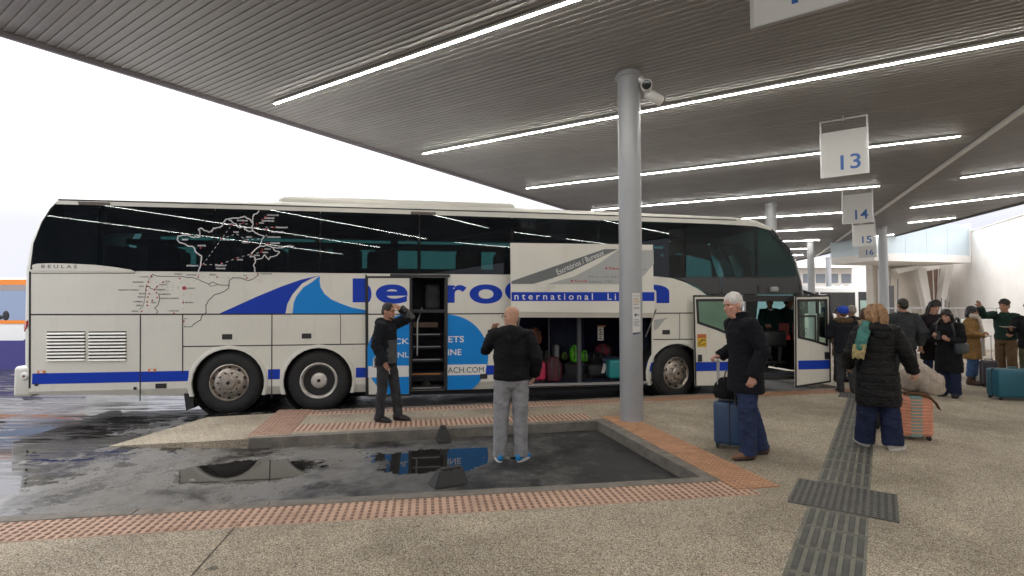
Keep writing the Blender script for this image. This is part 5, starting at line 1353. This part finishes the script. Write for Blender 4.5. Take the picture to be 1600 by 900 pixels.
# 1 man on the island, hand to his forehead
loc = G(603, 658); H1 = 1.70
r1, J, Th, bend, s = person('man in black and grey jacket on the island with hand on forehead', loc, 74, H1, {
    'elR': (-.235, .05, 1.13), 'wrR': (-.225, -.10, .90), 'dR': (.1, -.35, -1), 'pR': (1, -.2, 0), 'cR': .8,
    'shL': (.17, -.04, 1.43), 'elL': (.24, -.27, 1.53), 'wrL': (.115, -.165, 1.675), 'dL': (-1, .35, .35), 'pL': (-.3, 1, -.2), 'cL': .35,
    'anR': (-.09, .06, .09), 'knR': (-.10, .01, .50), 'anL': (.09, -.15, .09), 'knL': (.10, -.09, .50), 'head': (-4, 8, 0), 'toeR': -4, 'toeL': 4},
    dict(skin=SKIN[1], hair=H_DARK, style='short', beard=True, legs=CHAR, leg=(.095, .074, .060), shoe=BLKSHOE, top=NAVYC, hem=.84, hood=True, bulk=1.06, arm=(.086, .072, .058)))
# grey lower front panel of the jacket and the grey sleeve
mb = MB(); prof = [(.86, .176, .138), (1.0, .172, .134), (1.12, .170, .130), (1.20, .176, .132)]
mb.tube([bend((0, -.012, z)) * s for z, _, _ in prof], [(a * s * .97, b * s) for _, a, b in prof], 24, ref=(1, 0, 0), round_cap=.02)
for v in mb.bm.verts: v.co.y = min(v.co.y, -.012)
finish(mb, 'jacket_panel', DGREY, r1, .009, 2, wr=.004, wf=9)
wrap('sleeve_panel', DGREY, r1, [([J['elL'].lerp(J['shL'], .25) * s, J['elL'] * s, J['elL'].lerp(J['wrL'], .55) * s, (J['wrL'] - (J['wrL'] - J['elL']) * .03) * s], [.076 * s, .073 * s, .068 * s, .060 * s], None)])
wrap('shirt_tail', M('white cotton', (.55, .56, .58), .8), r1, [([(-.05, .125, .78), (-.05, .122, .92)], [(.10, .03), (.10, .025)], (1, 0, 0))])
mb = MB(); p = J['wrR'] * s + Vector((.02, -.05, -.10)); mb.tube([p, p + Vector((0, -.02, -.07))], .0045, 6); mb.build('cigarette', WSOLE, r1)

# 2 bald man seen from behind in the empty bay
loc = G(799, 719, ROAD)
r2, J, Th, bend, s = person('bald man in black hoodie, grey jeans and bright blue sneakers seen from behind', loc, 180, 1.77, {
    'shL': (.185, 0, 1.42), 'elL': (.285, -.03, 1.25), 'wrL': (.215, -.07, 1.46), 'dL': (-.35, .35, 1), 'pL': (-.4, 1, -.4), 'cL': .9,
    'elR': (-.285, .035, 1.16), 'wrR': (-.275, -.10, .96), 'dR': (.25, -.5, -1), 'pR': (1, 0, 0), 'cR': .5,
    'hipL': (.095, 0, .92), 'knL': (.115, .0, .50), 'anL': (.135, .03, .09), 'knR': (-.105, .0, .5), 'anR': (-.105, .03, .09), 'hipR': (-.095, 0, .92), 'toeL': 12, 'toeR': -32, 'head': (48, 0, 0), 'neck': (0, .0)},
    dict(skin=SKIN[0], hair=H_GREY, style=None, glasses=True, legs=GREYJ, leg=(.105, .086, .074), shoe=BLUESHOE, sole=WSOLE, sole_h=.034, top=BLACKC, hem=.92, hood=True, bulk=1.16, arm=(.09, .076, .06), top_name='hoodie'))
mb = MB(); mb.tube([Vector((x, .128, .985)) * s for x in (-.075, .075)], [(.004, .06)] * 2, 8, ref=(0, 1, 0)); mb.bm.free()

# 3 old man with the blue suitcase
loc = G(1166, 714)
r3, J, Th, bend, s = person('white haired old man in dark coat and blue jeans holding a suitcase handle', loc, -84, 1.80, {
    'elL': (.25, .06, 1.15), 'wrL': (.235, -.05, .885), 'dL': (-.05, -.28, -1), 'pL': (-1, .2, 0), 'cL': 1.1,
    'elR': (-.25, .05, 1.16), 'wrR': (-.275, -.13, 1.05), 'dR': (-.1, -1, -.15), 'pR': (0, -.1, -1), 'cR': 1.5,
    'anL': (.09, -.02, .09), 'knL': (.105, -.04, .5), 'anR': (-.10, .24, .09), 'knR': (-.105, .10, .5), 'head': (6, 12, 0), 'toeL': 6, 'toeR': -4, 'neck': (0, -.05)},
    dict(skin=SKIN[3], hair=H_WHITE, style='white', legs=JEANB, leg=(.105, .086, .08), shoe=BRNSHOE, top=BLK_COAT, hem=.70, flare=1.12, collar=.055, bulk=1.12, arm=(.088, .076, .066), top_name='coat', wr=.008), lean=(0, -.045))

# 4 woman in the long black puffer coat
loc = G(1374, 698)
r4, J, Th, bend, s = person('blond woman in knee length black puffer coat seen from behind', loc, 168, 1.67, {
    'elR': (-.30, .05, 1.14), 'wrR': (-.40, -.02, .93), 'dR': (-.5, -.1, -1), 'pR': (.3, -1, 0), 'cR': 1.3, 'elL': (.30, .0, 1.14), 'wrL': (.27, -.16, .98), 'dL': (-.3, -.8, -.6),
    'anL': (.15, -.02, .09), 'knL': (.12, 0, .5), 'anR': (-.10, .12, .09), 'knR': (-.10, .04, .5), 'toeL': 10, 'toeR': -60, 'head': (12, 10, 0)},
    dict(skin=SKIN[0], hair=H_BLOND, style='bob', wavy=True, face=False, legs=NAVYJ, leg=(.11, .108, .105), shoe=WSHOE, sole=WSOLE, top=PUFFER, hem=.52, flare=1.28, puff=.016, quilt=.004, hood=True, bulk=1.02, arm=(.088, .076, .066), top_name='coat'))
wrap('scarf', M('teal and straw scarf', (.05, .17, .15), .9, var=.55, vscale=14), r4, [([bend((.02, -.02, 1.53)) * s, bend((.11, .05, 1.50)) * s, bend((.19, .115, 1.41)) * s, bend((.235, .155, 1.29)) * s, bend((.255, .175, 1.20)) * s], [(.055, .035), (.062, .035), (.062, .032), (.056, .03), (.045, .025)], (1, -.2, 0))], wr=.012, wf=18)
wrap('scarf_fringe', M('straw scarf', (.34, .28, .13), .9, var=.5, vscale=25), r4, [([bend((.255 + k * .022, .165 - k * .012, 1.26)) * s, bend((.272 + k * .024, .172 - k * .012, 1.17)) * s, bend((.28 + k * .024, .172 - k * .012, 1.08 + .02 * (k % 2))) * s], [(.02, .018), (.018, .014), (.010, .008)], None) for k in range(-2, 3)], wr=.003)

# 5 woman in blue beanie
loc = G(1322, 613)
r5, J, Th, bend, s = person('person in bright blue beanie and dark jacket with brown fur collar', loc, 165, 1.64, {
    'elL': (.27, -.06, 1.16), 'wrL': (.22, -.28, 1.12), 'dL': (0, -1, .1), 'elR': (-.27, -.06, 1.16), 'wrR': (-.22, -.26, 1.1), 'dR': (0, -1, 0), 'anR': (-.11, .12, .09), 'knR': (-.10, .03, .5)},
    dict(skin=SKIN[0], hair=H_BRN, style='short', beanie=M('royal blue knit', (.008, .05, .42), .85, bmp=.5, bscale=120), face=False, legs=CHAR, shoe=BLKSHOE, top=NAVYC, hem=.80, puff=.02, bulk=1.05), fine=False, lean=(0, -.06))
wrap('fur_collar', M('brown fur', (.085, .052, .028), .95, var=.5, vscale=60), r5, [([bend((-.14, .03, 1.47)) * s, bend((-.06, .10, 1.47)) * s, bend((.06, .10, 1.47)) * s, bend((.14, .03, 1.47)) * s], [.05, .058, .058, .05], None)], wr=.008, wf=45)

# people crowding at the coach door
def crowd(lbl, px, y, H, yaw, **kw):
    d = dict(skin=SKIN[2], hair=H_DARK, style='short', legs=CHAR, shoe=BLKSHOE, top=NAVYC, hem=.84); d.update(kw)
    p = D(px, 480, y); return person(lbl, (p.x, p.y, 0), yaw, H, {}, d, fine=False)
crowd('dark haired person half hidden by the coach mirror', 1311, 11.6, 1.66, 20, skin=SKIN[1], hair=H_BLACK, top=M('tan coat cloth', (.17, .12, .07), .9), hem=.6, top_name='coat')
crowd('grey haired person behind the blue beanie', 1331, 11.9, 1.68, 200, hair=H_GREY, face=False)
crowd('brown haired person between the blue beanie and the blond woman', 1351, 11.2, 1.62, 150, hair=H_BRN, style='bob', face=False, top=M('beige coat', (.33, .25, .16), .9), hem=.7)

# 7 man walking away
p = D(1411, 480, 9.9)
r7, J, Th, bend, s = person('tall man in dark grey jacket walking away beside the column', (p.x, p.y, 0), 172, 1.80, {
    'elR': (-.275, .10, 1.15), 'wrR': (-.28, -.02, .92), 'elL': (.265, -.02, 1.15), 'wrL': (.25, -.16, .95), 'anL': (.10, -.20, .09), 'knL': (.10, -.14, .5), 'anR': (-.10, .18, .12), 'knR': (-.1, .06, .5)},
    dict(skin=SKIN[1], hair=H_DARK, style='short', face=False, legs=CHAR, shoe=BLKSHOE, top=cloth('slate jacket', (.035, .04, .042)), hem=.84, collar=.02, bulk=1.1, arm=(.09, .078, .062)), fine=False)

# 8 laughing woman with headband, 9 woman with phone
p = D(1456, 480, 10.3)
r8, J, Th, bend, s = person('smiling woman wearing a headband and open dark coat', (p.x, p.y, 0), -12, 1.76, {
    'elR': (-.25, .02, 1.12), 'wrR': (-.23, -.06, .88), 'elL': (.24, -.05, 1.15), 'wrL': (.14, -.22, 1.1), 'dL': (-.8, -.6, 0), 'head': (10, 8, 8)},
    dict(skin=SKIN[0], hair=H_DARK, style='long', headband=BLK, legs=JEANB, leg=(.09, .075, .075), shoe=BLKSHOE, top=cloth('plum black coat', (.016, .010, .014)), hem=.62, flare=1.1, puff=.012, top_name='coat'), fine=False)
wrap('blouse', M('white blouse', (.58, .56, .54), .8), r8, [([(0.03, -.115, .92), (0.03, -.12, 1.1), (.02, -.115, 1.3)], [(.085, .05), (.085, .05), (.05, .04)], (1, 0, 0))])
loc = G(1484, 620)
r9, J, Th, bend, s = person('dark haired woman in long black coat looking at a phone', loc, -62, 1.60, {
    'elR': (-.24, -.06, 1.14), 'wrR': (-.11, -.26, 1.18), 'dR': (.25, -.8, .5), 'pR': (.4, .4, .8), 'cR': 1.0, 'elL': (.25, -.04, 1.13), 'wrL': (.13, -.24, 1.14), 'dL': (-.4, -.8, .4), 'pL': (-.4, .4, .8), 'cL': .9, 'head': (0, 16, 0)},
    dict(skin=SKIN[0], hair=H_BLACK, style='long', legs=NAVYJ, leg=(.10, .095, .09), shoe=BLKSHOE, top=BLACKC, hem=.50, flare=1.18, puff=.02, top_name='coat'), fine=False)
mb = MB(); q = (J['wrR'] * s).lerp(J['wrL'] * s, .35) + Vector((0, -.085, .06)); mb.rbox(q.x - .037, q.x + .037, q.y - .006, q.y + .006, q.z - .075, q.z + .075, .004, 1)
ph = mb.build('phone', BLK); tag(ph, 'dark phone in the hand of the black coated woman', 'phone'); ph.matrix_world = r9.matrix_basis.copy()
# her shoulder bag and backpack hang on her
bag = thing('shoulder_bag', 'dark flat shoulder bag on the hip of the phone woman', 'bag', r9.location, r9.rotation_euler.z)
mb = MB(); mb.rbox(.15, .27, -.20, .14, .80, 1.0, .04, 3); mb.build('pouch', M('dark teal leather', (.02, .03, .035), .4), bag, smooth=50)
mb = MB(); mb.tube([(.24, -.10, .98), (.215, -.08, 1.2), (.19, .0, 1.42), (.1, .12, 1.44), (.20, .13, 1.2), (.235, .10, .98)], .010, 8); mb.build('strap', BLK, bag, smooth=60)
bp_ = thing('backpack', 'black backpack on the back of the phone woman', 'backpack', r9.location, r9.rotation_euler.z)
mb = MB(); mb.rbox(-.15, .15, .17, .36, .92, 1.36, .08, 3); mb.build('sack', BLACKC, bp_, smooth=60)
mb = MB(); mb.rbox(-.11, .11, .355, .40, .95, 1.15, .02, 2); mb.build('pocket', BLACKC, bp_, smooth=60)
mb = MB()
for sx in (-.11, .11): mb.tube([(sx, .18, 1.33), (sx * 1.1, .06, 1.45), (sx * 1.15, -.13, 1.33), (sx * 1.3, -.10, 1.10), (sx * 1.3, .18, 1.0)], [(.022, .009)] * 5, 8)
mb.build('strap', BLK, bp_, smooth=60)

# 10 woman in the tan coat
loc = G(1520, 601)
r10, J, Th, bend, s = person('woman in tan coat with pale scarf, blue jeans and brown boots', loc, 38, 1.66, {
    'elL': (.25, -.03, 1.13), 'wrL': (.10, -.23, 1.12), 'dL': (-.9, -.4, .1), 'pL': (0, 1, 0), 'cL': .8, 'elR': (-.25, -.03, 1.13), 'wrR': (-.10, -.23, 1.10), 'dR': (.9, -.4, .2), 'pR': (0, 1, 0), 'cR': .8, 'head': (18, 4, 0)},
    dict(skin=SKIN[1], hair=H_BLACK, style='bob', glasses=True, legs=MIDJ, leg=(.09, .085, .085), crop=True, shoe=M('dark brown boot', (.07, .03, .02), .45), top=cloth('tan suede', (.22, .125, .045), .85, .35, 5), hem=.58, flare=1.18, puff=.015, top_name='coat'), fine=False)
wrap('scarf', M('cream knit', (.50, .44, .38), .9, bmp=.5, bscale=90), r10, [([(-.10, -.02, 1.46), (0, -.09, 1.44), (.10, -.02, 1.46)], [.05, .055, .05], None), ([(.045, -.12, 1.43), (.06, -.165, 1.15), (.07, -.185, .62)], [(.07, .03), (.065, .03), (.065, .025)], (1, 0, 0))])
for an in (J['anL'], J['anR']): wrap('boot_shaft', M('dark brown boot', (.07, .03, .02), .45), r10, [([an * s + Vector((0, 0, -.02)), an * s + Vector((0, 0, .16))], [.052, .058], None)])

# 11 man with raised arm
loc = G(1574, 599)
r11, J, Th, bend, s = person('man in dark green pullover and brown trousers raising one arm', loc, -70, 1.79, {
    'shR': (-.18, -.06, 1.44), 'elR': (-.22, -.30, 1.42), 'wrR': (-.20, -.46, 1.60), 'dR': (0, -.35, 1), 'pR': (.2, -1, .1), 'cR': .15,
    'elL': (.25, .0, 1.13), 'wrL': (.22, -.20, 1.06), 'dL': (0, -1, -.2), 'pL': (-1, 0, 0), 'cL': .9, 'head': (0, 2, 0)},
    dict(skin=SKIN[1], hair=H_DARK, style='curly', legs=BRNT, leg=(.10, .085, .075), shoe=BLKSHOE, top=cloth('bottle green knit', (.012, .032, .024), .9), hem=.92, bulk=1.1, arm=(.085, .075, .062), top_name='pullover'), fine=False)
# 12 person in cap at the frame edge
p = D(1609, 480, 10.2)
r12, J, Th, bend, s = person('person in dark red cap holding a white sheet at the frame edge', (p.x, p.y, 0), -60, 1.74, {
    'elR': (-.26, -.10, 1.16), 'wrR': (-.20, -.30, 1.24), 'dR': (.1, -1, .1), 'cR': .8, 'elL': (.26, -.05, 1.14), 'wrL': (.20, -.24, 1.0), 'dL': (0, -1, 0)},
    dict(skin=SKIN[1], hair=H_BLACK, style='short', cap=M('dark red cap', (.07, .012, .02), .8), legs=cloth('olive trousers', (.06, .055, .03)), shoe=BLKSHOE, top=BLACKC, hem=.86, bulk=1.1), fine=False)
mb = MB(); q = J['wrR'] * s + Vector((0, -.15, .02)); mb.hexa([(q.x - .10, q.y - .12, q.z + .02), (q.x + .10, q.y - .12, q.z + .02), (q.x + .10, q.y + .10, q.z - .01), (q.x - .10, q.y + .10, q.z - .01), (q.x - .10, q.y - .12, q.z + .022), (q.x + .10, q.y - .12, q.z + .022), (q.x + .10, q.y + .10, q.z - .008), (q.x - .10, q.y + .10, q.z - .008)])
pp = mb.build('paper_sheet', PAP); tag(pp, 'white paper sheet held by the person in the cap', 'paper'); pp.matrix_world = r12.matrix_basis.copy()
# 13 driver standing inside the front doorway
q = B(1203, 500, 1.0); p = BO + BU * q[0] + BV * 1.0
r13, J, Th, bend, s = person('person in dark green jumper standing inside the front door of the coach', (p.x, p.y, ROAD + .465), -15, 1.50, {'elR': (-.25, -.04, 1.14), 'wrR': (-.16, -.22, 1.05), 'dR': (.5, -.8, 0), 'head': (-30, 6, 0)},
    dict(skin=SKIN[1], hair=H_DARK, style='short', legs=BLACKC, shoe=BLKSHOE, top=cloth('dark green jumper', (.012, .035, .03), .9), hem=.88, top_name='jumper'), fine=False)
wrap('shirt_collar', WSOLE, r13, [([bend((-.05, -.06, 1.47)) * s, bend((0, -.09, 1.43)) * s, bend((.05, -.06, 1.47)) * s], [.022, .024, .022], None)], wr=0)

# ================================================================== LUGGAGE
def suitcase(label, loc, rz, w, d, h, mt, group=None, handle=0.0, ribs=0, band=None, lying=False, wheels=True, hm=BLK):
    t = thing('suitcase', label, 'suitcase', loc, rz, group); z0 = .045 if wheels else 0
    mb = MB(); mb.rbox(-w / 2, w / 2, -d / 2, d / 2, z0, z0 + h, min(.05, d * .25), 4)
    for k in range(ribs):
        z = z0 + .05 + (h - .1) * k / (ribs - 1)
        mb.rbox(-w / 2 + .03, w / 2 - .03, -d / 2 - .006, d / 2 + .006, z - .011, z + .011, .004, 1)
    mb.build('shell', mt, t, smooth=50)
    mb = MB(); mb.rbox(-w / 2 - .004, w / 2 + .004, -.008, .008, z0 + .0, z0 + h + .004, .006, 1); mb.build('zip_seam', BLK, t)
    if wheels:
        for sx in (-1, 1):
            for sy in (-1, 1):
                mb = MB(); mb.lathe([(.010, -.014), (.026, -.012), (.026, .012), (.010, .014)], 14, (sx * (w / 2 - .05), sy * (d / 2 - .04), .026)); mb.box(sx * (w / 2 - .05) - .012, sx * (w / 2 - .05) + .012, sy * (d / 2 - .04) - .018, sy * (d / 2 - .04) + .018, .03, z0 + .012); mb.build('caster', BLK, t, smooth=40)
    mb = MB(); mb.tube([(-.07, 0, z0 + h), (-.065, 0, z0 + h + .028), (.065, 0, z0 + h + .028), (.07, 0, z0 + h)], .009, 8); mb.build('carry_handle', hm, t, smooth=60)
    if handle:
        mb = MB(); zt = z0 + h + handle
        for sx in (-.075, .075): mb.tube([(sx, d / 2 - .05, z0 + h - .1), (sx, d / 2 - .05, zt)], .008, 8)
        mb.rbox(-.095, .095, d / 2 - .065, d / 2 - .035, zt - .012, zt + .018, .01, 2); mb.build('pull_handle', ALU if handle > .3 else hm, t, smooth=60)
    if band:
        mb = MB(); mb.rbox(-w * .17, w * .17, -d / 2 - .005, d / 2 + .005, z0 + .0, z0 + h + .006, .012, 2); mb.build('panel', band, t)
    return t
BLUES = M('steel blue shell', (.024, .06, .135), .4, var=.1); CORAL = M('coral shell', (.66, .29, .185), .5, var=.12, vscale=10); TEALB = M('sage teal', (.20, .33, .30), .5, var=.1); TEALS = M('deep teal shell', (.012, .10, .15), .4, var=.1)
sl_ = D(1139, 480, 6.2)
suitcase('steel blue cabin suitcase held by the old man', (sl_.x, sl_.y, 0), R(62), .24, .36, .50, BLUES, handle=.46)
bt = thing('tote_bag', 'black soft bag on top of the blue suitcase', 'bag', (sl_.x - .02, sl_.y - .01, .575), R(62))
mb = MB(); mb.tube([(0, 0, .0), (0, 0, .06), (.01, 0, .16), (.01, .01, .24)], [(.10, .15), (.13, .18), (.11, .16), (.04, .09)], 18, ref=(1, 0, 0), round_cap=.1); finish(mb, 'sack', BLACKC, bt, .009, 2, wr=.006, wf=12)
mb = MB(); mb.tube([(-.05, .05, .2), (-.03, .03, .31), (.03, -.03, .31), (.05, -.05, .2)], .009, 8); mb.build('carry_strap', BLK, bt, smooth=60); mb = MB(); mb.tube([(-.12, -.08, .10), (-.125, -.085, -.06)], .012, 8); mb.build('strap', BLK, bt, smooth=60)
cs_ = G(1437, 689)
suitcase('coral suitcase with a teal central panel behind the blond woman', (cs_.x, cs_.y + .12, 0), R(-12), .39, .24, .50, CORAL, ribs=11, band=TEALB)
pl_ = thing('fluffy_bag', 'pale fluffy sack resting on the coral suitcase', 'bag', (cs_.x + .05, cs_.y + .10, .565), R(-12))
mb = MB(); mb.tube([(-.14, 0, .06), (-.08, 0, .16), (.03, 0, .20), (.14, 0, .12), (.18, 0, .0), (.2, 0, -.04)], [(.06, .06), (.13, .15), (.17, .19), (.17, .18), (.12, .14), (.06, .08)], 20, ref=(0, 1, 0))
for v in mb.bm.verts: v.co.z = max(v.co.z, .0)
finish(mb, 'sack', M('oatmeal fleece', (.40, .34, .285), .95, var=.22, vscale=9, bmp=.7, bscale=70), pl_, .010, 2, wr=.010, wf=14)
mb = MB(); mb.tube([(-.20, -.02, .01), (-.10, -.10, .015), (.05, -.12, .01), (.17, -.08, -.10), (.23, -.03, -.18)], [(.02, .012), (.035, .02), (.03, .02), (.03, .012), (.035, .006)], 10); mb.build('tie_strap', M('brown strap', (.12, .065, .03), .8, var=.3), pl_, smooth=60)
k_ = G(1404, 678); suitcase('black suitcase standing beside the coral one', (k_.x + .03, k_.y + .2, 0), R(-10), .34, .22, .46, M('black shell', (.015, .015, .016), .5))
t_ = G(1593, 627); suitcase('large deep teal suitcase lying by the frame edge', (t_.x + .06, t_.y + .18, 0), R(-8), .66, .34, .50, TEALS, hm=M('teal trim', (.05, .2, .25), .35))
t_ = G(1553, 606); suitcase('slim dark suitcase in front of the man in green', (t_.x, t_.y + .1, 0), R(-20), .26, .22, .50, M('dark plum shell', (.035, .028, .04), .5), handle=.5)
t_ = G(1541, 602); mb = MB(); mb.rbox(-.13, .13, -.05, .05, 0, .40, .02, 2)
wb_ = thing('paper_bag', 'white shopping bag beside the slim dark suitcase', 'bag', (t_.x, t_.y + .15, 0), R(10)); mb.build('sack', WSOLE, wb_, smooth=50)
mb = MB()
for y in (-.04, .04): mb.tube([(-.06, y, .39), (-.04, y, .47), (.04, y, .47), (.06, y, .39)], .006, 6)
mb.build('handle', WSOLE, wb_, smooth=60)

# bags in the luggage hold: (pixel left, right, top, bottom, depth in the hold)
def in_hold(px0, px1, y0, y1, v, base=True):
    a, b = B(px0, y1, v), B(px1, y0, v)
    z = HB - .005 if base else a[1]
    p = BO + BU * ((a[0] + b[0]) / 2) + BV * v
    return Vector((p.x, p.y, ROAD + z)), b[0] - a[0], b[1] - z
G_H = 'bags loaded in the luggage hold'
def hold_case(lbl, q, v, mt, **kw):
    loc, w, h = in_hold(*q, v); return suitcase(lbl, loc, BETA, w, .26, h - .07, mt, G_H, **kw)
def hold_sack(lbl, q, v, mt, base=True, straps=BLK):
    loc, w, h = in_hold(*q, v, base); t = thing('backpack', lbl, 'bag', loc, BETA, G_H)
    mb = MB(); mb.tube([(0, 0, .02), (0, 0, h * .3), (0, 0, h * .7), (0, 0, h * .95)], [(w * .44, .12), (w * .5, .15), (w * .46, .13), (w * .26, .07)], 18, ref=(1, 0, 0), round_cap=.2); finish(mb, 'sack', mt, t, .014, 2, wr=.008, wf=11, seed=int(q[0]))
    mb = MB()
    for sx in (-.2, .2): mb.tube([(sx * w, -.13, h * .2), (sx * w, -.165, h * .5), (sx * w * .8, -.10, h * .9)], [(.014, .006)] * 3, 8)
    mb.build('strap', straps, t, smooth=60); return t
LIME = M('lime fabric', (.10, .50, .015), .7, var=.3, vscale=12); MAROON = M('maroon fabric', (.075, .012, .025), .7, var=.3); PINKR = M('raspberry shell', (.42, .02, .07), .4, var=.15); CYAN = M('teal shell', (.012, .22, .24), .4, var=.1); DKB = M('dark bag fabric', (.02, .021, .028), .75, var=.3)
hold_case('raspberry suitcase in the luggage hold', (834, 851, 562, 597), .30, PINKR, handle=.16)
hold_sack('maroon and black bag in the luggage hold', (852, 878, 556, 598), .30, MAROON)
hold_sack('lime green backpack in the hold, larger of two', (890, 905, 538, 566), .85, LIME, base=False)
hold_sack('smaller lime green backpack just past the grey post', (908, 918, 547, 566), .8, LIME, base=False)
hold_sack('olive green pouch beside the larger lime backpack', (878, 886, 550, 563), .85, M('olive lime', (.10, .20, .02), .8), base=False)
hold_case('teal suitcase in the luggage hold beside the column', (949, 972, 559, 596), .30, CYAN)
hold_case('dark suitcase under the lime backpacks', (879, 903, 566, 597), .75, DKB)
hold_case('black suitcase with white tag in the hold', (917, 945, 566, 597), .6, M('black shell', (.015, .015, .016), .5))
hold_sack('dark red holdall high in the hold', (930, 955, 537, 557), .9, M('dark red fabric', (.13, .012, .03), .8), base=False)
hold_case('navy suitcase behind the teal one', (938, 966, 555, 597), .75, M('navy shell', (.02, .03, .09), .5))
hold_case('pale grey slim suitcase standing deep in the hold', (865, 872, 536, 597), .95, M('pale grey shell', (.30, .31, .34), .5))
hold_sack('brown patterned bundle hanging in the dark of the hold', (822, 846, 511, 538), .7, M('rust brown fabric', (.22, .065, .03), .8, var=.6, vscale=14), base=False)
hold_case('charcoal suitcase at the near end of the hold', (806, 832, 556, 597), .55, DKB)
hold_sack('black duffel on top of the charcoal suitcase', (806, 834, 538, 556), .6, BLACKC, base=False)
hold_sack('slate blue rucksack behind the grey post', (896, 916, 560, 597), .95, M('slate fabric', (.04, .055, .08), .8, var=.3))
hold_sack('black bundle resting on the white tagged suitcase', (915, 946, 550, 567), .75, BLACKC, base=False)
hold_sack('dark green kitbag deep beside the maroon bag', (846, 862, 546, 597), 1.1, M('dark green fabric', (.018, .035, .022), .8, var=.3))
loc, w, h = in_hold(934, 943, 511, 532, .7, False)
tg = thing('luggage_tag', 'white luggage tag strip hanging in the hold', 'tag', loc, BETA); mb = MB(); mb.rbox(-w / 2, w / 2, -.004, .004, 0, h, .002, 1); mb.build('strip', WSOLE, tg)
mb = MB()
for k in range(5): mb.box(-w * .3 + w * .12 * (k % 2), w * .3 - w * .1 * ((k + 1) % 3), -.0055, -.0042, h * (.1 + k * .17), h * (.18 + k * .17))
mb.build('print', BLKV, tg)
mb = MB(); mb.box(-w * .5, w * .8, -.02, .02, h + .005, h + .035); mb.build('orange_band', M('orange band', (.5, .2, .05), .6), tg)
loc, w, h = in_hold(940, 947, 567, 583, .42, False); tg = thing('luggage_tag', 'small white tag tied to the black suitcase', 'tag', loc, BETA); mb = MB(); mb.hexa([(-w * .6, -.01, 0), (w * .1, -.012, .0), (w * .1, -.01, .002), (-w * .6, -.008, .002), (-w * .1, -.012, h), (w * .6, -.01, h * .8), (w * .6, -.008, h * .8), (-w * .1, -.01, h)]); mb.build('strip', WSOLE, tg)
mb = MB(); mb.tube([(w * .2, 0, h * .9), (w * .4, .06, h * 1.2)], .004, 6); mb.build('string', BLK, tg)
bpy.context.view_layer.update()
